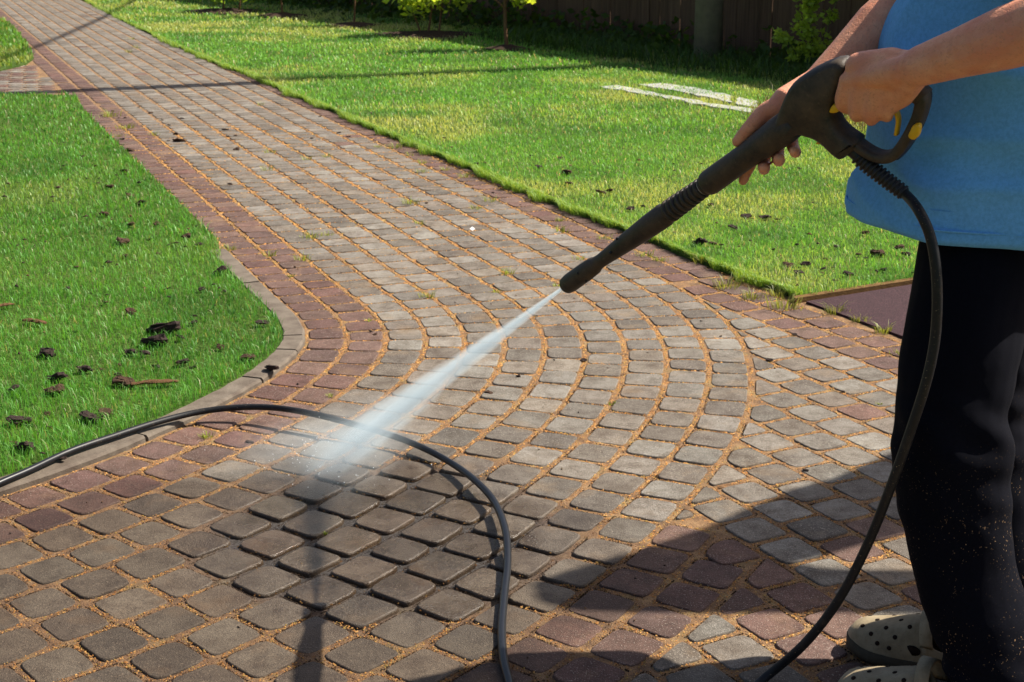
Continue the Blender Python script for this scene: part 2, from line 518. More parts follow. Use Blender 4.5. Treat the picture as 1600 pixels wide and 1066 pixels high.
STONES.sort(key=lambda q: -shown_area(q[0]))
rest = MB(); rest_t = []
for k, (poly, tint, kind) in enumerate(STONES):
    if k < 300 and shown_area(poly) > 0:
        vs_, fs, sm = stone_geo(poly, 3)
        me = bpy.data.meshes.new('paving_stone'); me.from_pydata(vs_, [], fs); me.polygons.foreach_set('use_smooth', sm)
        link('paving_stone', me, M_STONE, path, dirty(tint, len(vs_) // 4, 4))
    else:
        c = np.mean(poly, 0)
        vs_, fs, sm = stone_geo(poly, 3 if c[1] < 7.5 else 2)
        o = len(rest.v); rest.v += vs_; rest.f += [tuple(i + o for i in f) for f in fs]; rest.s += sm
        rest_t += list(dirty(tint, len(vs_) // (4 if c[1] < 7.5 else 3), 4 if c[1] < 7.5 else 3))
r = rest.build('paving', M_STONE, path, np.array(rest_t)); r['kind'] = 'stuff'

# dry chaff, grains and moss crumbs lying in the joints, plus painted gap shade
cp, cs, cc_ = [], [], []
for poly, tint, kind in STONES:
    c = np.mean(poly, 0)
    if shown_area(poly) <= 0 or c[1] > 10: continue
    per = 42 if c[1] < 4.6 else (32 if c[1] < 6.5 else 13); q = ccw(poly)
    for a, b in zip(q, q[1:] + q[:1]):
        e = b - a; nn_ = np.array([e[1], -e[0]]) / (np.linalg.norm(e) + 1e-9)
        k = max(1, int(per * np.linalg.norm(e) / .12)); t = rng.random(k)
        near = nn_[1] < -.25
        P = a + t[:, None] * e + nn_ * (rng.normal(.0055, .0050, k) if near else rng.normal(.0095, .0050, k))[:, None]
        w = wet_np(P[:, 0], P[:, 1], CLEAN) + .25 * (vnoise_(P[:, 0], P[:, 1]) - .5)
        keep = ((w > .95) & (rng.random(k) < .35 + 1.1 * (vnoise(P[:, 0], P[:, 1], 5, 31) * .6 + vnoise(P[:, 0], P[:, 1], 17, 32) * .4 - .15))) | (rng.random(k) < .07)
        P = P[keep]; w = w[keep]
        cp.append(P); cs.append(np.full(len(P), .0021 if c[1] < 4.6 else (.0027 if c[1] < 6.5 else .004)) * (.5 + rng.random(len(P))))
        wz = wet_np(P[:, 0], P[:, 1], WET)
        pal = np.array([[.42, .19, .06], [.54, .30, .105], [.25, .11, .036], [.34, .22, .065], [.10, .05, .024], [.46, .23, .075]])[rng.integers(0, 6, len(P))]
        pal *= np.where(wz < 1, .62, 1)[:, None] * np.where(w < .95, .3, 1)[:, None]
        cc_.append(pal)
        if nn_[1] > .2:                                   # dark grains paint the shade of the gap along the far edge
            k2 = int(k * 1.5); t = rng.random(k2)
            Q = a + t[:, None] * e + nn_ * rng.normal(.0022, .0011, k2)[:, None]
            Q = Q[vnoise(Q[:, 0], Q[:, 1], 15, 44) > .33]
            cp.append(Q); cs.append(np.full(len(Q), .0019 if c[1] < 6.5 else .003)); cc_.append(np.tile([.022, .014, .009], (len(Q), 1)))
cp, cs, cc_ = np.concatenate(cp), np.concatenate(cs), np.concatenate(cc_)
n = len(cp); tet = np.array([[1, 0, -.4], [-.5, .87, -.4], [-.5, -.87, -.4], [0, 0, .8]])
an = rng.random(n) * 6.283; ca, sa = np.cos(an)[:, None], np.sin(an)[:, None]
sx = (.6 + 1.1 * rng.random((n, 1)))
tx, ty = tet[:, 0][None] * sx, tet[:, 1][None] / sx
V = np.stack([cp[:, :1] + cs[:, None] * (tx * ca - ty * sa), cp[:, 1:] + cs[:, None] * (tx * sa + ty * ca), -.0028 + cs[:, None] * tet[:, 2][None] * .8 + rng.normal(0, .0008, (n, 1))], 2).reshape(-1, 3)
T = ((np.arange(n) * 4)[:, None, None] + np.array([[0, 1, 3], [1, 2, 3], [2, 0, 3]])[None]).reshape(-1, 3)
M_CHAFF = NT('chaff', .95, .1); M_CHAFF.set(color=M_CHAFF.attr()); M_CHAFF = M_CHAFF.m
ob = link('joint_chaff_and_gap_shade', np_mesh('joint_chaff_and_gap_shade', V, T), M_CHAFF, path, np.repeat(cc_, 4, 0)); ob['kind'] = 'stuff'

# kerb of thin concrete edging along the left lawn
M_KERB = NT('kerb_concrete', .9, .25)
_c = M_KERB.ramp(M_KERB.noise(16, 5, .65), [(.3, (.085, .065, .05)), (.7, (.165, .138, .108))])
_w = M_KERB.region(lo=.8, hi=1.25, **WET)
_c = M_KERB.mix(_w, _c, M_KERB.mix(1.0, _c, (.6, .5, .42), 'MULTIPLY'))
M_KERB.set(color=_c, rough=M_KERB.math('SUBTRACT', .9, M_KERB.math('MULTIPLY', _w, .4)), normal=M_KERB.bump(M_KERB.noise(180, 4, .7), .6, .004)); M_KERB = M_KERB.m
kerb = empty('kerb', (0, 0, 0)); tag(kerb, kind='structure', label='narrow concrete kerb between the left lawn and the path')
cuts = [1.0, 1.62, 2.42, 2.60, 2.92, 3.5, 4.15, 4.8, 5.5]
for a, b in zip(cuts[:-1], cuts[1:]):
    ss = np.linspace(a + .0015, b - .0015, int((b - a) / .03) + 2); rings = []
    dz = random.uniform(-.002, .002)
    for s in ss:
        i = int(np.searchsorted(SS, s)); p, n = GP[i], GN[i]
        jag = random.gauss(0, .0012)
        rings.append([(*(p + n * o), z + dz) for o, z in ((-.085, -.08), (-.087, .010), (-.082 + jag, .016), (-.016 + jag, .016), (-.009 + jag, .009), (-.008, -.08))])
    kb = MB(); kb.loft(rings, smooth=False); kb.build('kerb_stone', M_KERB, kerb)

# ------------------------------------------------------------------ lawns
def poly_grid_mesh(name, poly, z, mat):
    mb = MB(); mb.add([(p[0], p[1], z) for p in poly] + [(p[0], p[1], -.05) for p in poly], [tuple(range(len(poly)))] +
           [(i, (i + 1) % len(poly), (i + 1) % len(poly) + len(poly), i + len(poly)) for i in range(len(poly))], False)
    return mb.build(name, mat)
def inside(poly, P):
    poly = np.asarray(poly); x, y = P[:, 0], P[:, 1]; r = np.zeros(len(P), bool)
    for a, b in zip(poly, np.roll(poly, -1, 0)):
        m = (a[1] > y) != (b[1] > y)
        r ^= m & (x < (b[0] - a[0]) * (y - a[1]) / (b[1] - a[1] + 1e-12) + a[0])
    return r
# fence foot and the direction it runs
FENCE_A, FENCE_D = np.array([3.15, 12.85]), np.array([-.570, .822])
def fence_pt(t): return FENCE_A + FENCE_D * t

ke = [(*(GP[i] + GN[i] * (-.004 if SS[i] < .8 else -.004 - .080 * min(1, (SS[i] - .8) / .45))), 0) for i in range(int(np.searchsorted(SS, -3.6)), int(np.searchsorted(SS, 5.5)), 12)]
tl = G(118, 151); tl0 = G(0, 149)
ke = [p for p in ke if p[1] < tl.y - .02]
LAWN_L = [tuple(tl)[:2]] + [p[:2] for p in ke] + [(-6, ke[-1][1] - 1.2), (-9, 9.0), (-9, tl0.y + .6), tuple(tl0)[:2]]
far_l = [G(*q) for q in ((0, 28), (22, 44), (36, 62), (50, 82), (53, 92), (40, 102), (15, 108), (0, 112))]
LAWN_L2 = [tuple(p)[:2] for p in far_l] + [(-12, far_l[-1].y + .2), (-16, far_l[0].y + 5)]
R_PX = [(60, -22), (135, 3), (200, 37), (262, 67), (350, 105), (400, 122), (440, 142), (475, 157), (525, 177), (575, 200), (612, 215), (650, 230), (687, 247), (732, 264), (800, 294), (855, 316), (900, 334), (960, 357), (1020, 379), (1070, 403), (1125, 422), (1167, 438), (1212, 456), (1252, 468)]
redge = [tuple(G(*q))[:2] for q in R_PX]
mat_a, mat_b = G(1257, 470), G(1440, 441)
md = (mat_b - mat_a).normalized(); mat_c = mat_a + md * 4.5
fe0, fe1 = fence_pt(-9), fence_pt(34)
LAWN_R = redge[::-1] + [tuple(fe1), tuple(fe0), (mat_c.x, mat_c.y + .0)] + [(mat_a.x, mat_a.y)]
LZ = .012
tag(poly_grid_mesh('lawn', LAWN_L, LZ, M_LAWN), kind='structure', label='left lawn inside the concrete kerb')
tag(poly_grid_mesh('lawn', LAWN_L2, LZ, M_LAWN), kind='structure', label='far left lawn beyond the side path')
tag(poly_grid_mesh('lawn', LAWN_R, LZ, M_LAWN), kind='structure', label='right lawn between the path and the fence')

def edge_dist(poly, P):
    poly = np.asarray(poly); best = np.full(len(P), 9.)
    for a, b in zip(poly, np.roll(poly, -1, 0)):
        ab = b - a; L = ab @ ab + 1e-12
        t = np.clip(((P - a) @ ab) / L, 0, 1)
        best = np.minimum(best, np.hypot(*(P - a - t[:, None] * ab).T))
    return best
def blades(pos, h, w, bend, col, heading=None):
    n = len(pos); a = rng.random(n) * 2 * np.pi if heading is None else heading
    ld = np.c_[np.cos(a), np.sin(a)]; wd = np.c_[-np.sin(a), np.cos(a)]
    fa = rng.random(n) * 2 * np.pi; wd = np.c_[np.cos(fa), np.sin(fa)] * .7 + wd * .3
    hw = (w / 2)[:, None]
    z = pos[:, 2]
    b1 = np.c_[pos[:, :2] - wd * hw, z - .004]; b2 = np.c_[pos[:, :2] + wd * hw, z - .004]
    mid = pos[:, :2] + ld * (bend * h * .32)[:, None]; mz = z + h * .58
    m1 = np.c_[mid - wd * hw * .8, mz]; m2 = np.c_[mid + wd * hw * .8, mz]
    tp = np.c_[pos[:, :2] + ld * (bend * h)[:, None], z + h * (1 - .32 * bend)]
    V = np.stack([b1, b2, m1, m2, tp], 1).reshape(-1, 3)
    o = (np.arange(n) * 5)[:, None]
    T = np.concatenate([o + [0, 1, 3], o + [0, 3, 2], o + [2, 3, 4]], 1).reshape(-1, 3)
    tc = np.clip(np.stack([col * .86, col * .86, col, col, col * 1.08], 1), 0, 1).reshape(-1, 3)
    return V, T, tc
def grass(name, label, poly, bands, lush=0.0, gain=(1, 1, 1)):
    Vs, Ts, Cs, o = [], [], [], 0
    poly = np.array([(p[0], p[1]) for p in poly])
    for (ya, yb, dens, wid, hgt) in bands:
        xa, xb = max(poly[:, 0].min(), -.44 * yb - 1.0), min(poly[:, 0].max(), .50 * yb + 1.2)
        n = int((xb - xa) * (yb - ya) * dens)
        if n <= 0: continue
        P = np.c_[rng.uniform(xa, xb, n), rng.uniform(ya, yb, n)]
        P = P[(np.abs(P[:, 0]) < .375 * P[:, 1] + .5) | ((np.abs(P[:, 0]) < .48 * P[:, 1] + 1.0) & (rng.random(len(P)) < .55))]
        P = P[inside(poly, P)]
        n = len(P)
        if not n: continue
        ed = edge_dist(poly, P)
        big = vnoise(P[:, 0], P[:, 1], .8, 3); mid = vnoise(P[:, 0], P[:, 1], 2.6, 4); fin = vnoise(P[:, 0], P[:, 1], 11, 5)
        h = hgt * (.55 + .6 * rng.random(n)) * (.75 + .5 * fin) * (1 + .4 * np.exp(-ed / .05))
        w = wid * (.7 + .6 * rng.random(n))
        bend = np.clip(.35 + .5 * rng.random(n) ** 1.2, 0, 1)
        g0 = np.array([.088, .255, .028]); g1 = np.array([.158, .335, .048]); yel = np.array([.40, .40, .11]); dk = np.array([.060, .155, .030]); dry = np.array([.42, .35, .17])
        t = np.clip(rng.random(n) * .7 + mid * .5 - .1, 0, 1)[:, None]
        col = g0 * (1 - t) + g1 * t
        yp = np.clip((big * .6 + mid * .4 + .25 * (rng.random(n) - .5) - .56 - lush) * 3.2, 0, .75)[:, None]
        col = col * (1 - yp) + yel * yp
        dp = np.clip((.36 - mid + .2 * (rng.random(n) - .5)) * 2.5, 0, .6)[:, None]
        col = col * (1 - dp) + dk * dp
        dd = (rng.random(n) < .05)[:, None]; col = np.where(dd, dry, col)
        col *= (.86 + .28 * rng.random(n))[:, None]
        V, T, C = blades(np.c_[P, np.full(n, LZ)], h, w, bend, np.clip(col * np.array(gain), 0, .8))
        Vs.append(V); Ts.append(T + o); Cs.append(C); o += len(V)
    me = np_mesh(name, np.concatenate(Vs), np.concatenate(Ts))
    ob = link(name, me, M_BLADE, None, np.concatenate(Cs))
    tag(ob, label, 'grass', kind='stuff'); return ob
grass('grass', 'short green grass of the left lawn with soil clods in it', LAWN_L, [(2.6, 4.6, 15000, .0024, .036), (4.6, 6.5, 10000, .0030, .032), (6.5, 9, 4800, .0046, .034), (9, 14, 2000, .0075, .034)], lush=.24, gain=(.84, 1.02, 1.10))
grass('grass', 'patch of grass at the far left beyond the side path', LAWN_L2, [(9, 30, 900, .014, .045)])
grass('grass', 'mown grass of the right lawn with yellowish patches', LAWN_R, [(4.8, 7, 11000, .0028, .030), (7, 9.5, 7000, .0038, .029), (9.5, 13, 3200, .0062, .034), (13, 18, 1500, .0095, .036), (18, 28, 600, .015, .04)], lush=-.10, gain=(1.42, 1.40, 1.85))
# tufts hanging over the ragged edge of the right lawn
Vs, Ts, Cs, o = [], [], [], 0
ep = np.array(redge); seg = np.hypot(*np.diff(ep, axis=0).T); cum = np.r_[0, np.cumsum(seg)]
nn = 22000; tt = np.sort(rng.uniform(0, 1, nn) ** .4) * cum[-1]
Pe = np.c_[np.interp(tt, cum, ep[:, 0]), np.interp(tt, cum, ep[:, 1])]
clump = np.clip(vnoise(Pe[:, 0], Pe[:, 1], 7, 8) * .7 + vnoise(Pe[:, 0], Pe[:, 1], 23, 9) * .5 - .3, 0, 1)
nrm = np.array([-.92, -.39])
Pe += nrm * (rng.random(nn) * .13 * clump - .025)[:, None]
hd = np.arctan2(nrm[1], nrm[0]) + rng.normal(0, .9, nn)
colr = np.array([.15, .31, .05]) + rng.random((nn, 1)) * np.array([.14, .08, .02])
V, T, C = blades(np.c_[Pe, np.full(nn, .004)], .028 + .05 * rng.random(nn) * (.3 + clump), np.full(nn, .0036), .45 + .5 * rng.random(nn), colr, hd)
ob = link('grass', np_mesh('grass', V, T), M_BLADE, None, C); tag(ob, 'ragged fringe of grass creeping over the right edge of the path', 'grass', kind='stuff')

# the dark red rubber-crumb surface
M_MAT = NT('rubber_crumb', .9, .3)
_g = M_MAT.noise(260, 3, .6)
M_MAT.set(color=M_MAT.ramp(_g, [(.35, (.016, .0065, .009)), (.55, (.042, .017, .021)), (.72, (.12, .06, .065))]), normal=M_MAT.bump(_g, .8, .006)); M_MAT = M_MAT.m
ia = Vector((gi[0], gi[1], 0)); mo = mat_a - Vector((gj[0], gj[1], 0)) * .0
mq = [mat_a + Vector((.0, -.03, 0)), mat_a + ia * 3.2 + Vector((0, -.03, 0)), mat_a + ia * 3.2 + md * 4.4, mat_a + md * 4.4]
mb = MB(); mb.add([(p.x, p.y, .006) for p in mq] + [(p.x, p.y, -.03) for p in mq], [(0, 1, 2, 3), (0, 4, 5, 1), (1, 5, 6, 2), (2, 6, 7, 3), (3, 7, 4, 0)], False)
tag(mb.build('rubber_pavement', M_MAT), kind='structure', label='dark maroon rubber crumb surface beside the paving')
ed = MB()
ww = Vector((-md.y, md.x, 0))
ed.loft([[mat_a + md * t + ww * o_ + Vector((0, 0, z)) for o_, z in ((-.008, -.03), (-.008, .018), (.018, .020), (.018, -.03))] for t in np.linspace(-.05, 4.4, 24)], smooth=False)
M_EDGE = simple('mossy_edge', (.13, .075, .03), .95, .1, .5, 40, .8)
tag(ed.build('border_edging', M_EDGE), 'thin mossy edging strip between right lawn and maroon rubber surface', 'edging')

# ------------------------------------------------------------------ concrete slabs sunk in the right lawn
M_SLAB = simple('slab_concrete', (.32, .32, .31), .9, .2, .45, 9, .6)
def slab(px, label, h=.004):
    P0 = [G(*q, .02) for q in px]; m = MB(); P = []
    for a_, b_ in zip(P0, P0[1:] + P0[:1]):
        k = max(2, int((b_ - a_).length / .09))
        for t in range(k): P.append(a_.lerp(b_, t / k) + Vector((random.gauss(0, .012), random.gauss(0, .016), 0)))
    n = len(P)
    m.add([(p.x, p.y, .021 + h) for p in P] + [(p.x, p.y, -.02) for p in P], [tuple(range(n))] + [(i, i + n, (i + 1) % n + n, (i + 1) % n) for i in range(n)], False)
    return tag(m.build('concrete_slab', M_SLAB), label, 'slab', 'concrete slabs set in the right lawn')
slab([(938, 136), (1020, 150), (1112, 167), (1172, 177), (1186, 172), (1110, 162), (1030, 147), (962, 134)], 'long narrow pale concrete slab nearest the camera, sunk in right lawn')
slab([(1000, 133), (1052, 142), (1100, 152), (1144, 161), (1141, 150), (1086, 138), (1030, 131)], 'pale concrete slab behind the long narrow one in right lawn')
slab([(1152, 164), (1178, 168), (1186, 158), (1153, 153)], 'short concrete block at the right end of the pale slabs')

# ------------------------------------------------------------------ fence
M_BOARD = NT('fence_board', .8, .2)
_u = M_BOARD.n('Mapping'); _u.inputs['Scale'].default_value = (30, 30, 1.2); M_BOARD.l(M_BOARD.pos(), _u.inputs[0])
_g = M_BOARD.noise(1.4, 5, .65, _u.outputs[0])
_oi = M_BOARD.n('ObjectInfo')
M_BOARD.set(color=M_BOARD.mix(_oi.outputs['Random'], M_BOARD.ramp(_g, [(.3, (.055, .030, .017)), (.7, (.13, .072, .042))]), M_BOARD.ramp(_g, [(.3, (.08, .045, .027)), (.7, (.18, .105, .062))])), normal=M_BOARD.bump(_g, .4, .004)); M_BOARD = M_BOARD.m
fence = empty('wooden_fence', (*fence_pt(0), 0))
tag(fence, 'tall dark brown fence of upright wooden boards behind the right lawn', 'fence')
def fbox(t, off, z0, z1, wid, thick, name, mat, lean=0):
    c = fence_pt(t) - FENCE_A; n = np.array([FENCE_D[1], -FENCE_D[0]])
    c = c + n * off; m = MB(); M3 = Matrix(((FENCE_D[0], n[0], 0), (FENCE_D[1], n[1], 0), (0, 0, 1))) @ Matrix.Rotation(lean, 3, 'Y')
    m.box((c[0], c[1], (z0 + z1) / 2), wid, thick, z1 - z0, M3)
    return m.build(name, mat, fence)
t = -9.0
while t < 22:
    fbox(t, random.uniform(-.006, .006), -.02 + random.uniform(0, .02), 1.85 + random.uniform(-.02, .02), .157, .022, 'fence_board', M_BOARD, random.gauss(0, .004))
    t += .1585 + random.uniform(0, .002)
for z in (.45, 1.45): fbox(6.5, .045, z - .04, z + .04, 31.2, .05, 'fence_rail', M_BOARD)
for k in range(11): fbox(-8.8 + k * 3.0, .12, 0, 1.8, .09, .09, 'fence_post', M_BOARD)

# ------------------------------------------------------------------ plants
def leaf_cloud(mb_v, mb_t, mb_c, centres, size, col, var=.35, droop=0):
    """adds small folded leaves: two triangles each side of the midrib"""
    n = len(centres); C = np.asarray(centres)
    a = rng.random(n) * 2 * np.pi; el = rng.normal(.15 - droop, .5, n)
    d = np.c_[np.cos(a) * np.cos(el), np.sin(a) * np.cos(el), np.sin(el)]
    s = np.cross(d, rng.normal(0, 1, (n, 3))); s /= np.linalg.norm(s, axis=1)[:, None] + 1e-9
    L = (size * (.6 + .8 * rng.random(n)))[:, None]; W = L * .34
    nn_ = np.cross(d, s)
    V = np.stack([C, C + d * L * .5 + s * W + nn_ * W * .25, C + d * L, C + d * L * .5 - s * W + nn_ * W * .25], 1).reshape(-1, 3)
    o = sum(len(v) for v in mb_v); q = (np.arange(n) * 4)[:, None] + o
    mb_v.append(V); mb_t.append(np.concatenate([q + [0, 1, 2], q + [0, 2, 3]], 1).reshape(-1, 3))
    cc = np.asarray(col) * (1 - var + 2 * var * rng.random((n, 1))) * np.array([1, 1, 1]) + rng.random((n, 1)) * np.array([.03, .02, 0]); mb_c.append(np.repeat(cc, 4, 0))
def crown(name, clumps, per, size, col, parent, mat=None):
    v, t_, c = [], [], []
    for (x, y, z, r) in clumps:
        P = rng.normal(0, 1, (per, 3)); P /= np.linalg.norm(P, axis=1)[:, None]; P *= (r * rng.random((per, 1)) ** .45)
        P[:, 2] *= .8
        leaf_cloud(v, t_, c, P + [x, y, z], size, col)
    return link(name, np_mesh(name, np.concatenate(v), np.concatenate(t_)), mat or M_LEAF, parent, np.clip(np.concatenate(c), .01, 1))
M_BARK = simple('bark', (.16, .085, .045), .9, .15, .4, 60, .6)
M_STEM = simple('green_stem', (.12, .13, .05), .8, .2, .3, 60)
M_EARTH = simple('bare_earth', (.045, .028, .020), .95, .1, .5, 30, .9)
def earth_patch(c, r):
    m = MB(); rr = [[(c.x + math.cos(a) * r * k * (1 + .25 * math.sin(3 * a + c.x)), c.y + math.sin(a) * r * k * (1 + .2 * math.cos(2 * a)), LZ + .004 + (1 - k) * .05 + random.uniform(0, .012)) for a in np.linspace(0, 2 * math.pi, 19)[:-1]] for k in (1, .75, .45, .12)]
    rr = [[(x, y, LZ - .01) for x, y, z in rr[0]]] + rr
    m.loft(rr, cap0=False)
    return m
def tree(base_px, h, name, label, cat, stems, clumps, per, size, col, group=None, bark=None, earth=.0):
    b = G(*base_px)
    root = empty(name, (b.x, b.y, 0)); tag(root, label, cat, group)
    tr = MB()
    for (pts, r0, r1) in stems:
        pp = smooth_path([Vector(p) for p in pts], 4)
        tr.tube(pp, list(np.linspace(r0, r1, len(pp))), 7)
    tr.build('trunk', bark or M_BARK, root)
    crown('crown', clumps, per, size, col, root)
    if earth: earth_patch(Vector((0, 0, 0)), earth).build('root_earth', M_EARTH, root)
    return root
YG, MG, DG = (.27, .36, .045), (.13, .24, .035), (.035, .075, .018)
tree((792, 80), 1.6, 'young_tree', 'slim young tree with bare orange trunk in front of the fence', 'tree',
     [([(0, 0, 0), (-.015, 0, .22), (-.02, .01, .45), (-.03, 0, .95), (0, 0, 1.3)], .022, .012), ([(-.02, 0, .42), (-.12, 0, .50), (-.30, .02, .56)], .009, .005), ([(-.02, 0, .48), (.14, 0, .66), (.24, .05, .9)], .009, .005), ([(-.02, 0, .55), (-.15, .05, .75), (-.2, .05, 1.0)], .009, .005)],
     [(-.14, 0, .66, .13), (.10, .05, .68, .16), (.22, 0, .60, .14), (.14, -.05, .50, .09), (.30, .1, .75, .12), (-.2, .05, .85, .18), (.05, 0, .95, .22), (.2, .1, 1.05, .2), (0, 0, 1.25, .2)], 60, .075, (.36, .46, .06), earth=.22)
tree((668, 58), 1.0, 'leafy_bush', 'broad bright green bush at the fence, left of the slim young tree', 'bush',
     [([(0, 0, 0), (.05, 0, .3), (.08, 0, .6)], .015, .006), ([(.12, 0, 0), (.16, .05, .35), (.2, 0, .6)], .012, .005), ([(-.06, 0, 0), (-.16, 0, .3), (-.22, 0, .55)], .012, .005)],
     [(-.25, 0, .42, .16), (-.12, -.02, .32, .16), (-.2, .05, .62, .2), (.02, -.05, .45, .2), (.05, .05, .7, .24), (.28, .1, .4, .2), (.35, .05, .66, .2), (.45, .1, .5, .16), (-.05, 0, .9, .2)], 70, .080, (.36, .48, .07), earth=.55)
tree((553, 43), 1.0, 'sapling', 'thin sapling standing in shade, second from the left by the fence', 'sapling',
     [([(0, 0, 0), (.02, 0, .3), (.03, 0, .8)], .014, .007)], [(0, 0, .42, .16), (.08, 0, .55, .2), (-.08, 0, .6, .18), (.03, 0, .8, .2)], 36, .075, (.20, .32, .05), earth=.3)
tree((441, 28), 1.0, 'sapling', 'small sapling with a bright yellow green top beside the dark hedge', 'sapling',
     [([(0, 0, 0), (.0, 0, .3), (.02, 0, .7)], .014, .007)], [(-.05, 0, .36, .15), (.03, 0, .5, .2), (-.1, 0, .55, .18), (.05, 0, .75, .2)], 40, .08, YG, earth=.3)
tree((350, 21), 1.0, 'leafy_bush', 'low dark green bush nearest the far end of the path', 'bush',
     [([(0, 0, 0), (0, 0, .4)], .014, .007), ([(.2, 0, 0), (.25, 0, .4)], .014, .007)], [(-.1, 0, .25, .22), (.25, 0, .3, .26), (.05, .1, .5, .26), (.45, .1, .35, .24), (.3, .1, .6, .24)], 60, .085, (.17, .28, .045), earth=.5)
tree((1262, 118), 1.2, 'climbing_shrub', 'upright leafy shoots growing against the fence, right of the post', 'shrub',
     [([(0, 0, 0), (.02, 0, .3), (-.02, 0, .55), (.03, 0, .85)], .007, .004), ([(.05, 0, 0), (.14, .02, .35), (.24, 0, .75)], .007, .004), ([(-.03, 0, 0), (-.12, 0, .2), (-.22, 0, .33)], .005, .003)],
     [(0, 0, .2, .10), (-.02, 0, .36, .08), (-.03, 0, .48, .075), (0, 0, .6, .07), (.02, 0, .74, .08), (.03, 0, .85, .08), (-.2, 0, .30, .07), (-.13, 0, .18, .07), (.18, .02, .5, .07), (.22, .02, .68, .08), (.1, .02, .22, .1), (.05, 0, .3, .13), (-.08, 0, .42, .10), (-.05, 0, .62, .10), (.06, 0, .72, .11), (.26, 0, .85, .10), (-.26, 0, .34, .06)], 60, .055, (.36, .48, .08), bark=M_STEM)
tree((1325, 105), 1.2, 'dense_shrub', 'darker shrub behind the forearm by the fence', 'shrub',
     [([(0, 0, 0), (.02, 0, .3), (.05, 0, .6)], .008, .004), ([(-.1, 0, 0), (-.14, 0, .3), (-.1, 0, .55)], .007, .004)],
     [(-.14, 0, .25, .14), (.05, 0, .25, .16), (-.05, 0, .42, .14), (.1, 0, .5, .14), (-.1, 0, .58, .10), (.2, .1, .35, .16), (.3, 0, .5, .16)], 60, .050, (.10, .19, .035), bark=M_STEM)
rb = empty('garden_shrub', (3.75, 9.35, 0)); tag(rb, 'round garden shrub standing on the right lawn behind the man', 'shrub')
m = MB(); m.tube([(0, 0, 0), (.03, 0, .5), (0, 0, 1.0)], [.03, .022, .012], 7); m.build('trunk', M_BARK, rb)
crown('crown', [(random.uniform(-.4, .4), random.uniform(-.4, .4), random.uniform(.4, 1.5), .3) for _ in range(14)], 110, .11, MG, rb)

# ground cover and dark hedge foot along the fence
v, t_, c = [], [], []
n = 6500; tt = rng.uniform(-5, 21, n); oo = np.abs(rng.normal(0, .30, n)) + .03
dens = vnoise(tt, oo, 1.3, 11); keep = dens + rng.random(n) * .5 > .55
tt, oo = tt[keep], oo[keep]
P = FENCE_A + FENCE_D * tt[:, None] - np.array([FENCE_D[1], -FENCE_D[0]]) * oo[:, None]
hz = np.clip(.30 - .32 * oo, .03, .4) * rng.random(len(tt)) * (.5 + vnoise(tt, oo, 2.1, 12)) + .02
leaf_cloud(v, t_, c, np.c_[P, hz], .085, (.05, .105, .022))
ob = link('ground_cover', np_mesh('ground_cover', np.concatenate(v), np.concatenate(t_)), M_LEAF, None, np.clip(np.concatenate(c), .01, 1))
tag(ob, 'low leafy ground cover in the shade along the foot of the fence', 'ground cover', kind='stuff')
# long grass on the bank in front of the post
n = 5200; tt = rng.uniform(-3.0, 4.6, n); oo = rng.uniform(.1, 1.25, n) * (1 - .12 * np.abs(tt - 1) / 4)
P = FENCE_A + FENCE_D * tt[:, None] - np.array([FENCE_D[1], -FENCE_D[0]]) * oo[:, None]
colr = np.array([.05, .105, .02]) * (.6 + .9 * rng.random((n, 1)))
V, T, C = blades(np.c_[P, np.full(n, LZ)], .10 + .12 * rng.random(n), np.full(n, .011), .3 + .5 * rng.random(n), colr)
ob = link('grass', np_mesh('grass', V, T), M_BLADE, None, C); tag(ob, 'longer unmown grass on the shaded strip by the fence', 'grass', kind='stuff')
# dark hedge behind the far saplings
hp = fence_pt(17.5)
hedge = empty('hedge', (hp[0] - .2, hp[1] - .9, 0)); tag(hedge, 'dense dark hedge at the far end behind the saplings', 'hedge')
cl = [(FENCE_D[0] * a + random.uniform(-.1, .1), FENCE_D[1] * a + random.uniform(-.2, .2), random.uniform(.15, 1.3), .42) for a in np.linspace(-4.2, 5, 46)]
crown('foliage', cl, 95, .13, (.03, .06, .016), hedge)
mm = MB(); mm.tube([(0, 0, 0), (0, 0, .8)], .04, 6); mm.build('trunk', M_BARK, hedge)

# post in front of the fence, with its cable
pb = G(1105, 100)
M_POST = simple('weathered_post', (.20, .17, .13), .9, .2, .35, 14, .5)
pole = empty('utility_pole', (pb.x, pb.y, 0)); tag(pole, 'thick grey brown utility pole standing in front of the fence', 'pole')
m = MB(); m.tube([(0, 0, -.1), (0, 0, 2), (0, 0, 4), (0, 0, 8.0)], [.132, .128, .12, .11], 18); m.build('shaft', M_POST, pole)
m = MB(); m.tube([(-.35, 0, 7.7), (.35, 0, 7.7)], .04, 8); m.build('crossarm', M_POST, pole)
m = MB(); top = Vector((pb.x, pb.y, 7.95)); pts = []
for k in range(40):
    q = k / 39; pts.append(Vector((top.x * (1 - q) + -3.5 * q, top.y * (1 - q) + 44 * q, 7.95 - 1.3 * 4 * q * (1 - q))))
m.tube(pts, .035, 7); tag(m.build('overhead_cable', simple('cable_black', (.02, .02, .02), .5)), 'black overhead cable running from the top of the utility pole', 'cable')
wb_ = G(1124, 88); m = MB(); m.tube([(wb_.x, wb_.y, 0), (wb_.x, wb_.y + .05, .4), (wb_.x - .02, wb_.y + .1, 1.6)], .008, 6)
tag(m.build('wire', simple('pale_wire', (.42, .38, .34), .6)), 'thin pale wire running down beside the utility pole', 'wire')

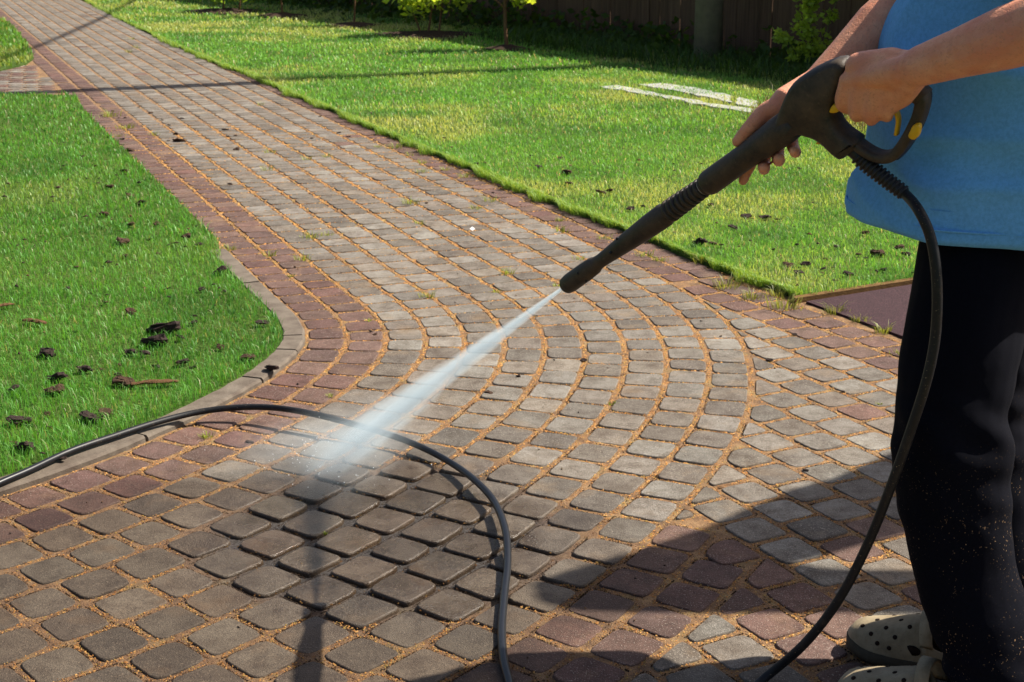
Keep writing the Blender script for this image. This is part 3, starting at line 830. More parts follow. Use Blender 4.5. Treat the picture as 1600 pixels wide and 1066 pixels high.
# dark heap with dry grass near the hand
hp = G(1185, 205)
mnd = empty('soil_heap', (hp.x, hp.y, 0)); tag(mnd, 'dark heap of soil and roots with dry grass, beyond the hand on lance', 'soil heap')
m = MB(); rr = []
for k, (s, z) in enumerate(((1, 0), (.95, .06), (.75, .15), (.45, .22), (.12, .26))):
    rr.append([(math.cos(a) * .42 * s + .28 + random.uniform(-.03, .03) + .22 * z, math.sin(a) * .26 * s + random.uniform(-.02, .02), LZ - .01 + z + random.uniform(0, .02)) for a in np.linspace(0, 2 * math.pi, 23)[:-1]])
m.loft(rr, cap0=False); mo_ = m.build('mound', M_EARTH, mnd); sub = mo_.modifiers.new('s', 'SUBSURF'); sub.levels = sub.render_levels = 2
dm = remeshed(m, .02, 1); displace(dm, lambda p, n_: .05 * noise.noise(p * 9) + .03 * noise.noise(p * 22)); mo_.modifiers.remove(sub); mo_.data = dm; dm.materials.append(M_EARTH)
n = 900; aa = rng.uniform(0, 6.3, n); P = np.c_[np.cos(aa) * .40 + .27 + rng.normal(0, .03, n), np.sin(aa) * .25, np.abs(rng.normal(.06, .07, n))]
P[:, :2] *= (.55 + .5 * rng.random((n, 1))); P[:, 0] += .1
V, T, C = blades(P, .05 + .09 * rng.random(n), np.full(n, .006), .6 + .4 * rng.random(n), np.array([.20, .15, .06]) * (.4 + .9 * rng.random((n, 1))))
link('dry_grass', np_mesh('dry_grass', V, T), M_BLADE, mnd, C)

# ------------------------------------------------------------------ clods of soil
clod_meshes = []
for k in range(7):
    m = MB(); m.ball((0, 0, 0), .5, .36, .24, 11, 8); m.s = [False] * len(m.s)
    me = m.mesh('soil_clod'); sd = k * 7.3
    displace(me, lambda p, n_: .24 * noise.noise(p * 3.1 + Vector((sd, 0, 0))) + .13 * noise.noise(p * 7 + Vector((0, sd, 0))))
    tc = np.array([.034, .022, .018]) if k % 3 else np.array([.060, .033, .020])
    a = me.color_attributes.new('tint', 'FLOAT_COLOR', 'POINT')
    a.data.foreach_set('color', np.tile(np.r_[tc, 1], (len(me.vertices), 1)).astype(np.float32).ravel())
    me.materials.append(M_TINT); clod_meshes.append(me)
def clod(u, v, w, label, group, z0=LZ, flat=1.0, k=None, name='soil_clod', cat='clod', lift=.30):
    p = G(u, v + w * .12, z0); px = F_PX / to_px(p)[2]; s = w / px * 1.0
    o = bpy.data.objects.new(name, clod_meshes[random.randrange(7) if k is None else k]); COL.objects.link(o)
    o.location = (p.x, p.y, z0 + s * .10 * flat + (lift * .040 if z0 > 0 else 0))
    o.rotation_euler = (random.uniform(-.4, .4), random.uniform(-.3, .3), random.uniform(-.6, .6))
    o.scale = (s * 1.05, s * random.uniform(.8, 1.1), s * flat * random.uniform(.45, .9))
    return tag(o, label, cat, group)
BIG_L = [((255, 515, 52), 'largest dark soil clump on the left lawn, beside a smaller one below it'), ((242, 536, 44), 'dark soil clump just below the largest clump on left lawn'), ((192, 600, 36), 'knobbly dark root end lying in left lawn, joined to a fallen stick'),
         ((140, 655, 34), 'pair half, dark clod near the bottom of left lawn, just above the hose'), ((166, 650, 28), 'dark clod touching the right side of the clod above the hose'), ((40, 702, 34), 'rounded brown clod at the lower left corner of the lawn by the hose'),
         ((75, 555, 30), 'orange topped clod in the middle of the left lawn'), ((133, 581, 22), 'upright dark clod between the orange topped clod and the stick'), ((90, 593, 32), 'flat dark clod below the orange topped clod'), ((88, 613, 32), 'long flat dark clod under another flat clod, left lawn'),
         ((22, 612, 26), 'dark clod at the left edge of the picture on the lawn'), ((345, 426, 28), 'flat dark clod near the kerb where the straight path ends'), ((292, 372, 17), 'tall dark clod by the edge of the red stones, left lawn'), ((193, 380, 26), 'wide thin dark clod in the middle distance of the left lawn'),
         ((162, 337, 15), 'dark clod standing on edge in the middle of the left lawn'), ((386, 562, 26), 'crumbly clod at the lawn edge close to the curved kerb'), ((98, 722, 15), 'small wet clod lying on the hose and kerb'), ((425, 578, 26), 'brown clod lying on the curved kerb itself'), ((410, 508, 22), 'dark clod at the pointed corner of the kerb'), ((30, 660, 34), 'broad grey clod at lower left of the lawn')]
for (q, lab) in BIG_L: clod(*q, lab, 'soil clods on the left lawn', k=2 if 'orange' in lab else None)
SMALL_L = [(204, 354, 13), (245, 353, 11), (275, 383, 11), (312, 385, 12), (172, 294, 15), (204, 308, 14), (219, 320, 16), (194, 270, 15), (218, 289, 8), (130, 247, 7), (100, 262, 7), (90, 296, 10), (150, 262, 7), (15, 290, 8), (248, 400, 8), (233, 378, 8), (170, 414, 14), (195, 404, 12), (120, 421, 9), (105, 455, 12), (165, 476, 12), (205, 491, 18), (262, 455, 9), (315, 456, 11), (205, 554, 20), (228, 556, 15), (285, 570, 22), (300, 579, 12), (75, 652, 12), (78, 673, 10), (20, 697, 11), (185, 590, 12), (245, 578, 14), (303, 508, 14), (283, 532, 16), (186, 575, 10), (160, 582, 9), (120, 523, 8), (345, 547, 14), (305, 498, 8), (265, 468, 7), (350, 460, 10)]
for q in SMALL_L:
    a_ = 'far part of the left lawn' if q[1] < 330 else ('middle of the left lawn' if q[1] < 465 else ('left lawn near its pointed corner' if q[0] > 230 else 'near left part of the left lawn'))
    clod(*q, 'small dark soil clod in the ' + a_, 'small soil clods in the ' + a_)
BIG_R = [((1232, 418, 19), 'dark clod on right lawn near the paving corner, left one of two'), ((1248, 429, 15), 'dark clod on right lawn near the paving corner, lower one of two'), ((1372, 398, 25), 'widest dark clod on right lawn beside the black trousers'), ((1404, 390, 15), 'upper dark clod nearest the trousers on right lawn'), ((1416, 401, 17), 'lower dark clod nearest the trousers on right lawn'),
         ((1093, 381, 25), 'dark clod on right lawn just beside the black lance'), ((1113, 384, 13), 'dark clod to the right of the one beside the lance'), ((1195, 342, 19), 'long thin dark clod in the middle of right lawn under the forearm'), ((1145, 358, 16), 'dark clod on right lawn between the lance and the shirt')]
for (q, lab) in BIG_R: clod(*q, lab, 'soil clods on the right lawn')
SMALL_R = [(875, 250, 9), (842, 263, 12), (885, 271, 16), (890, 289, 14), (940, 303, 17), (952, 301, 12), (1005, 326, 10), (985, 329, 13), (1165, 341, 16), (1258, 416, 16), (1308, 389, 10), (1340, 401, 10), (1325, 431, 15), (1352, 407, 8), (1245, 386, 8), (1208, 394, 8), (1350, 367, 15), (1215, 346, 8), (1110, 323, 9), (830, 246, 6), (580, 179, 5), (657, 213, 7), (695, 218, 7), (707, 233, 7), (745, 258, 7), (757, 257, 7), (1128, 386, 9), (1285, 424, 9), (1380, 425, 12), (1010, 350, 8), (1290, 408, 8)]
for q in SMALL_R:
    a_ = 'right lawn at its far path edge' if q[0] < 780 else ('right lawn on the upper left side of the lance' if q[0] < 960 else ('right lawn close to the paving corner and trousers' if q[1] > 380 else 'middle of right lawn below the gun'))
    clod(*q, 'small dark soil clod on the ' + a_, 'small soil clods on the ' + a_)
EDGE_C = [(582, 198, 12), (597, 207, 10), (616, 215, 11), (635, 226, 11)]
for q in EDGE_C: clod(*q, 'dark clod lying along the ragged edge of the right lawn', 'clods along the lawn edge', z0=.0)
PATH_C = [(176, 173, 5), (217, 167, 5), (235, 176, 8), (186, 184, 4), (195, 184, 5), (254, 187, 6), (284, 185, 8), (264, 195, 6), (299, 156, 4), (310, 167, 4), (347, 171, 4), (367, 212, 7), (356, 213, 6), (275, 209, 9), (264, 220, 6), (359, 287, 8), (190, 217, 9), (487, 216, 6), (529, 207, 7), (544, 213, 7), (499, 182, 6), (606, 221, 5), (690, 266, 5), (739, 295, 5), (770, 301, 5), (666, 317, 5), (579, 517, 8), (586, 522, 8), (1126, 525, 5), (1179, 521, 4), (1317, 611, 7), (950, 575, 5), (1012, 551, 4), (797, 474, 4), (1010, 423, 4)]
for q in PATH_C:
    p = G(q[0], q[1]); s_, d_, _ = guide_sd((p.x, p.y)); k = d_ / PITCH
    a_ = 'far straight part of the path, left half' if p.y > 8.3 and k < 5.5 else ('far straight part of the path, right half' if p.y > 8.3 else ('middle of the straight path' if s_ < 1.9 else 'curved rows and right block of the path'))
    clod(*q, 'tiny crumb of dark soil on the ' + a_, 'soil crumbs on the ' + a_, z0=0.0, flat=.9)
for q, lab in [((282, 219, 20), 'longest dark soil lump on the far straight part of the path'), ((370, 233, 11), 'dark triangular soil lump on the straight part of the path'), ((352, 202, 9), 'dark soil lump above the triangular one on the path'), ((205, 234, 15), 'dark soil lump where the left lawn meets the red border stones'), ((764, 613, 15), 'double dark soil lump on grey stones below the jet'), ((810, 588, 9), 'dark soil lump on a grey stone right of the jet'), ((912, 562, 11), 'dark soil lump in a sandy joint of the curved rows'),
               ((1241, 522, 9), 'dark soil lump between grey and red stones near the mat'), ((1202, 562, 11), 'dark soil lump in a joint of the right hand block'), ((1259, 734, 10), 'dark soil lump just above the shadow edge on the right'), ((390, 690, 12), 'dark wet clod beside the hose on the red stones')]:
    clod(*q, lab, 'soil lumps on the path', z0=0.0)
def crumbs(name, label, poly, n, size, z, ymax):
    poly = np.array([(p[0], p[1]) for p in poly]); lo, hi = poly.min(0), poly.max(0)
    P = np.c_[rng.uniform(max(lo[0], -3), min(hi[0], 3.2), n * 3), lo[1] + (min(hi[1], ymax) - lo[1]) * rng.random(n * 3) ** 1.5]
    P = P[inside(poly, P)]; P = P[vnoise(P[:, 0], P[:, 1], 1.7, 51) + .35 * rng.random(len(P)) > .62][:n]; k = len(P)
    s_ = size * (.35 + 1.1 * rng.random(k) ** 2)[:, None]; an = rng.random(k) * 6.28; ca, sa = np.cos(an)[:, None], np.sin(an)[:, None]
    q = np.array([[1, 0, 0], [0, .55, .15], [-1, .1, .0], [-.1, -.5, .1], [.1, 0, .55]]); J = q[None] * (.6 + .8 * rng.random((k, 5, 3)))
    V = np.stack([P[:, :1] + s_ * (J[:, :, 0] * ca - J[:, :, 1] * sa), P[:, 1:] + s_ * (J[:, :, 0] * sa + J[:, :, 1] * ca), z + rng.random((k, 1)) * (.012 if z > .01 else 0) + s_ * J[:, :, 2]], 2).reshape(-1, 3)
    T = ((np.arange(k) * 5)[:, None, None] + np.array([[0, 1, 4], [1, 2, 4], [2, 3, 4], [3, 0, 4], [0, 3, 2], [0, 2, 1]])[None]).reshape(-1, 3)
    col = np.array([[.03, .02, .015], [.05, .03, .02], [.10, .05, .025], [.16, .10, .05]])[rng.choice(4, k, p=[.4, .3, .2, .1])]
    ob = link(name, np_mesh(name, V, T), M_TINT, None, np.repeat(col, 5, 0)); tag(ob, label, 'soil crumbs', kind='stuff')
crumbs('soil_crumbs', 'fine crumbs of soil and leaf scattered through the left lawn', LAWN_L, 420, .011, LZ + .020, 8.5)
crumbs('soil_crumbs', 'fine crumbs of soil and leaf scattered through the right lawn', LAWN_R, 300, .011, LZ + .020, 9.0)
crumbs('soil_crumbs', 'fine crumbs of soil scattered over the paving stones', [tuple(GP[i] + GN[i] * .05) for i in range(4000, 5000, 40)] + [tuple(GP[i] + GN[i] * 1.7) for i in range(5000, 4000, -40)], 260, .0055, .002, 11)

# dry sticks and bark chips
M_STICK = simple('dry_bark', (.11, .060, .030), .95, .1, .5, 90, .9)
def stick(p0, p1, r, label, z=.028, bendy=.004):
    a, b = G(*p0, z), G(*p1, z); m = MB(); rings = []
    side = (b - a).cross(Vector((0, 0, 1))).normalized()
    for k, t in enumerate(np.linspace(0, 1, 9)):
        c = a.lerp(b, t) + Vector((0, 0, bendy * math.sin(t * 3.1))); w = r * (.35 + .65 * math.sin(math.pi * min(.97, max(.06, t))) ** .5)
        rings.append([c + side * (w * 1.25 * math.cos(q) * random.uniform(.7, 1.2)) + Vector((0, 0, w * .55 * math.sin(q) * random.uniform(.5, 1.3))) for q in np.linspace(0, 2 * math.pi, 8)[:-1]])
    m.loft(rings, smooth=False)
    return tag(m.build('stick', M_STICK, None), label, 'stick', 'sticks and bark on the left lawn')
stick((205, 600), (280, 596), .011, 'brown stick running right from the knobbly root end on left lawn')
stick((-6, 480), (22, 475), .010, 'orange brown bark piece at the left edge of the lawn')
stick((36, 500), (72, 505), .012, 'orange brown bark piece just right of the one at the edge')
m = MB(); pw = G(738, 360, .004); m.add([(pw.x - .013, pw.y, .012), (pw.x, pw.y - .007, .004), (pw.x + .013, pw.y + .004, .01), (pw.x, pw.y + .008, .02)], [(0, 1, 2, 3)])
m.add([(pw.x - .013, pw.y, .011), (pw.x, pw.y - .007, .003), (pw.x + .013, pw.y + .004, .009), (pw.x, pw.y + .008, .019)], [(3, 2, 1, 0)])
tag(m.build('petal', simple('white_petal', (.75, .74, .72), .7)), 'single white petal lying on the grey stones of the path', 'petal')

# ------------------------------------------------------------------ weeds in the joints
WEEDS = [(485, 372, 20), (510, 368, 13), (417, 266, 15), (481, 250, 14), (510, 246, 13), (420, 239, 14), (407, 164, 10), (642, 319, 20), (655, 350, 12), (725, 277, 16), (662, 269, 13), (617, 232, 16), (745, 327, 14), (767, 315, 16), (695, 266, 13), (172, 182, 20), (197, 201, 18), (242, 211, 12), (184, 214, 12), (360, 391, 17), (420, 400, 18), (472, 407, 20), (577, 502, 10), (669, 464, 20), (454, 432, 10), (794, 427, 20), (777, 457, 12), (874, 362, 18), (945, 374, 16), (906, 406, 13), (1010, 401, 20), (875, 345, 13), (872, 447, 11), (1032, 407, 16), (955, 632, 9), (322, 683, 17), (508, 833, 6), (517, 620, 10), (1406, 553, 17), (1375, 632, 7), (640, 243, 12), (660, 255, 12), (590, 230, 9), (215, 75, 9), (200, 82, 10), (205, 62, 8)]
BIGW = [(1135, 449, 30), (1175, 467, 26), (1225, 481, 36), (1305, 489, 26), (1380, 519, 24), (1345, 503, 20), (1100, 411, 26), (1215, 462, 24)]
def weed(u, v, w, label, group, col, hk=1.0):
    p = G(u, v); px = F_PX / to_px(p)[2]; s = w / px * 1.3; n = int(16 + w * 1.4)
    Pp = np.c_[rng.normal(0, s * .24, n), rng.normal(0, s * .16, n), np.zeros(n)]
    hd = np.arctan2(Pp[:, 1], Pp[:, 0]) + rng.normal(0, .5, n)
    cc = np.array(col) * (.65 + .7 * rng.random((n, 1)))
    V, T, C = blades(Pp, s * hk * (.25 + .4 * rng.random(n)), np.full(n, max(.0028, s * .045)), .55 + .5 * rng.random(n), cc, hd)
    o = link('weed_tuft', np_mesh('weed_tuft', V, T), M_BLADE, None, C); o.location = (p.x, p.y, -.002)
    return tag(o, label, 'weed', group)
def zone(u, v):
    p = G(u, v); s_, d_, _ = guide_sd((p.x, p.y)); k = d_ / PITCH
    far = 'far straight part of the path' if p.y > 9 else ('middle of the straight path' if s_ < 1.9 else 'curved rows of the path')
    where = 'red stones beside the left lawn' if k < 2.1 else ('red stones beside the right lawn' if k > 10.9 and s_ < 2.2 else ('stones of the right hand block' if k > 11.1 else 'grey stones'))
    return where, far
for q in WEEDS:
    a_, b_ = zone(q[0], q[1]); weed(*q, 'small weed tuft between ' + a_ + ', ' + b_, 'weed tufts between ' + a_ + ', ' + b_, (.24, .29, .05))
LW = ['grass tuft overgrowing red stones, nearest the nozzle of the three before the mat', 'grass tuft on red stones between the two other large tufts', 'largest dry grass tuft on the red border stones by the mat corner', 'pale grass tuft at the left corner of the maroon mat', 'pale grass tuft on the mat edge closest to the trousers', 'pale grass tuft midway along the mat edge', 'grass tuft at the lawn edge under the lance', 'green tuft where the lawn tip meets the mat corner']
for q, lab in zip(BIGW, LW): weed(*q, lab, 'large grass tufts on the border stones', (.22, .24, .06), 1.15)

# ------------------------------------------------------------------ pressure washer gun
STRIKE = G(490, 738)
NOZ = PY(884, 447, 3.14)
HND = PY(1380, 90, 2.53)
AX = (HND - NOZ).normalized()
VIEW = (CAM - PY(1250, 180, 2.7)).normalized()
GMN = (VIEW - AX * VIEW.dot(AX)).normalized()          # the gun's left side, towards the camera
GUP = GMN.cross(AX).normalized()
if GUP.z < 0: GUP = -GUP
def PG(u, v, o=0.0):
    r = ray(u, v); return CAM + r * (((NOZ - CAM).dot(GMN) + o) / r.dot(GMN))
def along(u, v): return (PG(u, v) - NOZ).dot(AX)

def plastic():
    n = NT('scuffed_black_plastic', .6, .4)
    a = n.noise(26, 5, .7); b = n.noise(200, 3)
    sc = n.n('Mapping'); sc.inputs['Scale'].default_value = (14, 60, 40); n.l(n.pos(), sc.inputs[0])
    scr = n.noise(3, 4, .7, sc.outputs[0])
    c = n.mix(n.rng(a, .36, .72), (.016, .0145, .0125), (.085, .058, .034))
    c = n.mix(n.rng(scr, .60, .74, 0, .6), c, (.14, .10, .06))
    n.set(color=c, rough=n.rng(a, .3, .8, .45, .75), normal=n.bump(b, .25, .002)); return n.m
M_PLAS = plastic()
M_YEL = simple('yellow_plastic', (.72, .42, .01), .45, .4, .15, 60)
M_GREYP = simple('grey_plastic', (.40, .41, .42), .45, .4)
M_BLACKP = simple('smooth_black_plastic', (.012, .012, .014), .45, .4)
gun = empty('spray_gun', NOZ); tag(gun, 'black pressure washer spray gun with long lance and yellow trigger, held by man', 'spray gun')
def GL(p): return Vector(p) - NOZ
def axial(stations, name, mat, n=20, parent=gun):
    m = MB(); rings = []
    w = AX.cross(GUP)
    for (u, v, r) in stations:
        c = AX * along(u, v)
        rings.append([c + (GUP * math.cos(2 * math.pi * k / n) + w * math.sin(2 * math.pi * k / n)) * r for k in range(n)])
    m.loft(rings); return m.build(name, mat, parent)
rs = 1.0
def rr_(px_w, u, v):                      # radius from a width in photo pixels
    return px_w / 2 / (F_PX / to_px(PG(u, v))[2])
def st(u, v, w): return (u, v, rr_(w, u, v))
lance = axial([st(884, 447, 24), st(886, 446, 28), st(892, 442, 30.5), st(915, 427, 30.5), st(930, 417, 28.5), st(934, 414.5, 23.5), st(941, 409.5, 22), st(960, 397, 25.5), st(985, 379, 31), st(1015, 357, 36.5), st(1040, 338, 38.5), st(1045, 334.5, 31), st(1075, 312, 28), st(1105, 289, 26)], 'lance', M_PLAS)
axial([st(883.5, 447.5, 4), st(882, 448.5, 15), st(884.5, 447, 17)], 'nozzle_mouth', M_BLACKP)
for k in range(9):                                      # ribs of the lance collar
    u = 1048 + k * 6.6; v = 332.5 - k * 5.05
    axial([st(u, v, 28), st(u + .6, v - .5, 37.5 - k * .6), st(u + 3.4, v - 2.6, 37.5 - k * .6), st(u + 4.0, v - 3.0, 28)], 'rib', M_PLAS, 18, lance)
for (u, v) in ((911, 421), (969, 370), (1012, 345), (1027, 362), (962, 389), (921, 435)):
    q = PG(u, v); rad = rr_(5, u, v); ax0 = NOZ + AX * along(u, v); d = (q - ax0); L_ = 15 / (F_PX / to_px(q)[2])
    off = math.sqrt(max(L_ ** 2 - d.length ** 2, 0)) if d.length < L_ else 0
    m = MB(); c0 = GL(q) + GMN * (off + .0015); m.tube([c0 - GMN * .006, c0 + GMN * .0005], rad, 8); m.build('screw_hole', M_BLACKP, lance)
axial([st(1099, 293.5, 25), st(1100, 293, 29), st(1105, 289.5, 29), st(1106, 289, 25)], 'coupling', M_GREYP)
axial([st(1105, 289.5, 30), st(1106, 288.5, 38), st(1110, 285.5, 41), st(1135, 268, 41), st(1165, 247, 41), st(1195, 226, 46), st(1222, 204, 51), st(1245, 187, 48)], 'grip', M_PLAS)

def slab_solid(px, half, name, mat, parent, ins=.007, mid=0.0, zoff=0):
    """closed outline (photo pixels on the gun's plane) given rounded thickness"""
    P = [GL(PG(u, v, zoff)) for u, v in px]; n = len(P); cen = sum(P, Vector()) / n
    rings = []
    nrm_ = []
    for i in range(n):
        t = (P[(i + 1) % n] - P[i - 1]).normalized(); nrm_.append(t.cross(GMN).normalized())
    sgn = 1 if sum(nrm_[i].dot(P[i] - cen) for i in range(n)) > 0 else -1
    for o_, k in ((-1, 1), (-.82, .35), (-.45, 0), (.45, 0), (.82, .35), (1, 1)):
        rings.append([P[i] - nrm_[i] * sgn * ins * k + GMN * half * o_ for i in range(n)])
    m = MB(); m.loft(rings); return m.build(name, mat, parent)
def dense(px, n=3, closed=True):
    P = [Vector((u, v, 0)) for u, v in px]; out = []
    L = len(P)
    for i in range(L):
        p0, p1, p2, p3 = P[i - 1], P[i], P[(i + 1) % L], P[(i + 2) % L]
        for k in range(n):
            t = k / n
            q = .5 * ((2 * p1) + (p2 - p0) * t + (2 * p0 - 5 * p1 + 4 * p2 - p3) * t * t + (-p0 + 3 * p1 - 3 * p2 + p3) * t ** 3)
            out.append((q.x, q.y))
    return out
BODY = [(1211, 194), (1218, 184), (1224, 168), (1237, 137), (1254, 118), (1277, 104), (1300, 94), (1316, 90), (1327, 96), (1330, 108), (1324, 124), (1312, 150), (1306, 168), (1313, 190), (1328, 205), (1345, 217), (1342, 226), (1329, 236), (1319, 244), (1306, 236), (1296, 226), (1282, 215), (1268, 210), (1254, 207), (1238, 214), (1226, 221), (1216, 216)]
slab_solid(dense(BODY, 2), .027, 'body_shell', M_PLAS, gun, .010)
def band(px, halfw, thick, name, mat, parent, zoff=0, n=12):
    pts = [GL(PG(u, v, zoff)) for u, v in px]; pts = smooth_path(pts, 4); rings = []
    for i, p in enumerate(pts):
        t = (pts[min(i + 1, len(pts) - 1)] - pts[max(i - 1, 0)]).normalized(); nn_ = t.cross(GMN).normalized()
        hw = halfw if not hasattr(halfw, '__len__') else np.interp(i / (len(pts) - 1), np.linspace(0, 1, len(halfw)), halfw)
        th = thick if not hasattr(thick, '__len__') else np.interp(i / (len(pts) - 1), np.linspace(0, 1, len(thick)), thick)
        ring = []
        for k in range(n):
            a = 2 * math.pi * k / n; c, s = math.cos(a), math.sin(a)
            ring.append(p + GMN * hw * math.copysign(abs(c) ** .6, c) + nn_ * th * math.copysign(abs(s) ** .6, s))
        rings.append(ring)
    m = MB(); m.loft(rings); return m.build(name, mat, parent)
band([(1316, 104), (1338, 112), (1370, 124), (1405, 136), (1436, 146), (1443, 152)], .019, .016, 'handle_bar', M_PLAS, gun)
band([(1420, 141), (1438, 146), (1442, 158), (1437, 180), (1426, 203), (1412, 226), (1398, 241), (1380, 245), (1360, 238), (1340, 224), (1318, 205), (1306, 192)], [.017, .017, .017, .017, .018, .020], [.010, .011, .010, .010, .009, .009], 'hand_guard', M_PLAS, gun)
band([(1437, 143), (1447, 148), (1446, 166), (1439, 190), (1428, 212), (1416, 231), (1406, 243)], .018, .0048, 'guard_cover', M_BLACKP, gun, zoff=-.008)
band([(1302, 163), (1310, 167), (1322, 172), (1345, 178), (1375, 176), (1392, 170), (1400, 174), (1404, 186), (1403, 198), (1401, 210)], .0075, .0035, 'trigger', M_YEL, gun)
slab_solid(dense([(1299, 172), (1303, 163), (1308, 160), (1317, 166), (1316, 171), (1306, 175)], 2), .011, 'trigger_head', M_YEL, gun, .002, zoff=.012)
slab_solid(dense([(1424, 203), (1428, 195), (1435, 192), (1439, 198), (1437, 210), (1431, 217), (1424, 215), (1421, 210)], 2), .008, 'lock_button', M_YEL, gun, .0025, zoff=.016)
slab_solid(dense([(1277, 222), (1284, 217), (1290, 213), (1291, 219), (1284, 224)], 2), .008, 'release_tab', M_YEL, gun, .001, zoff=.004)
slab_solid(dense([(1283, 206), (1310, 214), (1344, 221), (1343, 228), (1328, 240), (1317, 245), (1300, 231)], 2), .020, 'hose_socket', M_PLAS, gun, .004)

# ------------------------------------------------------------------ hose
M_HOSE = NT('hose_rubber', .45, .28)
_a = M_HOSE.noise(40, 4, .7); _b = M_HOSE.noise(300, 2)
_c = M_HOSE.mix(M_HOSE.rng(_a, .52, .75, 0, .5), (.008, .0085, .010), (.05, .038, .027))
_c = M_HOSE.mix(M_HOSE.rng(_b, .68, .74, 0, .8), _c, (.30, .22, .13))
_w = M_HOSE.region(lo=.9, hi=1.4, **WET)
M_HOSE.set(color=M_HOSE.mix(_w, _c, (.010, .011, .014)), rough=M_HOSE.math('SUBTRACT', .52, M_HOSE.math('MULTIPLY', _w, .20))); M_HOSE = M_HOSE.m
HR = .0092
hp = [PG(1338, 240), PG(1352, 254), PG(1385, 281), PG(1412, 301)]
hp += [PY(1436, 330, 2.47), PY(1455, 375, 2.45), PY(1464, 440, 2.44), PY(1462, 520, 2.44), PY(1449, 590, 2.44), PY(1424, 670, 2.45), PY(1392, 760, 2.47), PY(1356, 850, 2.50), PY(1310, 938, 2.53), PY(1255, 1008, 2.56)]
tail = G(1190, 1064, HR)
off_frame = [G(1120, 1130, HR), G(1000, 1200, HR), G(880, 1190, HR), G(810, 1120, HR)]
gpx = [(795, 1064, 0), (787, 1030, 0), (784, 985, .0), (788, 930, .002), (793, 880, .01), (790, 830, .022), (774, 787, .020), (748, 756, .022), (712, 728, .016), (665, 702, .018), (610, 680, .028), (545, 661, .040), (480, 645, .048), (425, 637, .045), (370, 637, .036), (310, 644, .026), (245, 660, .022), (180, 681, .022), (110, 705, .022), (45, 735, .020), (-10, 759, .018), (-90, 800, .004)]
hp += [tail] + off_frame + [G(u, v, HR + z) for u, v, z in gpx]
hm = MB(); hpts = smooth_path(hp, 7); hm.tube(hpts, HR, 12)
hose = hm.build('hose', M_HOSE); tag(hose, 'long black hose hanging from the gun and looping over the paving', 'hose')
rel = smooth_path([PG(1330, 233), PG(1338, 240), PG(1352, 254), PG(1385, 281), PG(1414, 303)], 6)
m = MB(); m.tube(rel, [.0135 - .002 * k / len(rel) for k in range(len(rel))], 12); m.build('strain_relief', M_BLACKP, hose)
Ld = [0]
for a_, b_ in zip(rel[:-1], rel[1:]): Ld.append(Ld[-1] + (b_ - a_).length)
for k in range(13):
    d_ = Ld[-1] * (.16 + .8 * k / 12); i = min(max(1, int(np.searchsorted(Ld, d_))), len(rel) - 1); f = (d_ - Ld[i - 1]) / max(1e-6, Ld[i] - Ld[i - 1])
    p = rel[i - 1].lerp(rel[i], f); tdir = (rel[i] - rel[i - 1]).normalized(); rd = .0172 - .003 * k / 12
    m = MB(); m.tube([p - tdir * .0025, p - tdir * .0018, p + tdir * .0018, p + tdir * .0025], [rd * .86, rd, rd, rd * .86], 12); m.build('relief_rib', M_BLACKP, hose)

# ------------------------------------------------------------------ the man
def skin_material():
    n = NT('skin', .5, .35)
    a = n.noise(30, 5, .65); b = n.noise(260, 3, .6); d_ = n.noise(9, 3)
    c = n.mix(n.rng(a, .35, .7), (.68, .275, .155), (.78, .38, .225))
    c = n.mix(n.rng(d_, .48, .70, 0, .65), c, (.64, .21, .13))
    c = n.mix(n.rng(b, .56, .70, 0, .5), c, (.42, .18, .10))
    c = n.mix(n.rng(n.noise(90, 3, .6), .58, .72, 0, .45), c, (.50, .20, .12))
    n.set(color=c, normal=n.bump(n.math('ADD', b, a), .45, .004))
    n.b.inputs['Subsurface Weight'].default_value = .08
    n.b.inputs['Subsurface Radius'].default_value = (.01, .004, .002)
    return n.m
M_SKIN = skin_material()
def cloth(name, c0, c1, scale=900, rough=.9, dirt=False):
    n = NT(name, rough, .15)
    w = n.noise(scale, 2, .5); a = n.noise(8, 4)
    c = n.mix(w, c0, c1)
    c = n.mix(n.rng(a, .3, .7, .0, .25), c, tuple(x * .72 for x in c0))
    c = n.mix(n.rng(n.noise(140, 4, .75), .40, .62, 0, .38), c, tuple(x * .62 for x in c0))
    if dirt:
        sx = n.n('SeparateXYZ'); n.l(n.pos(), sx.inputs[0])
        low = n.rng(sx.outputs[2], .62, .25)
        sp = n.math('MULTIPLY', n.rng(n.noise(230, 2, .5), .668, .70), n.math('MULTIPLY', low, n.rng(n.noise(11, 3), .42, .62)))
        c = n.mix(sp, c, (.40, .25, .13))
    n.set(color=c, normal=n.bump(w, .25, .002))
    n.b.inputs['Specular IOR Level'].default_value = .08
    return n.m
M_SHIRT = cloth('blue_jersey', (.125, .385, .74), (.19, .49, .88))
M_TROUS = cloth('black_trousers', (.0018, .0021, .0046), (.0042, .0047, .0098), dirt=True)
FOOT_D = Vector((-.85, .52, 0))
FD = Vector((-.965, .26, 0)).normalized(); LD = Vector((-FD.y, FD.x, 0))       # the way he faces; his left
LD = Vector((0, 0, 1)).cross(FD)
BC = Vector((.93, 2.765, 0))
body = MB()
def limb(pts, rad, n=14): body.tube(smooth_path(pts, 4) if len(pts) > 2 else pts, list(np.interp(np.linspace(0, 1, (len(pts) - 1) * 4 + 1 if len(pts) > 2 else 2), np.linspace(0, 1, len(rad)), rad)), n, True)
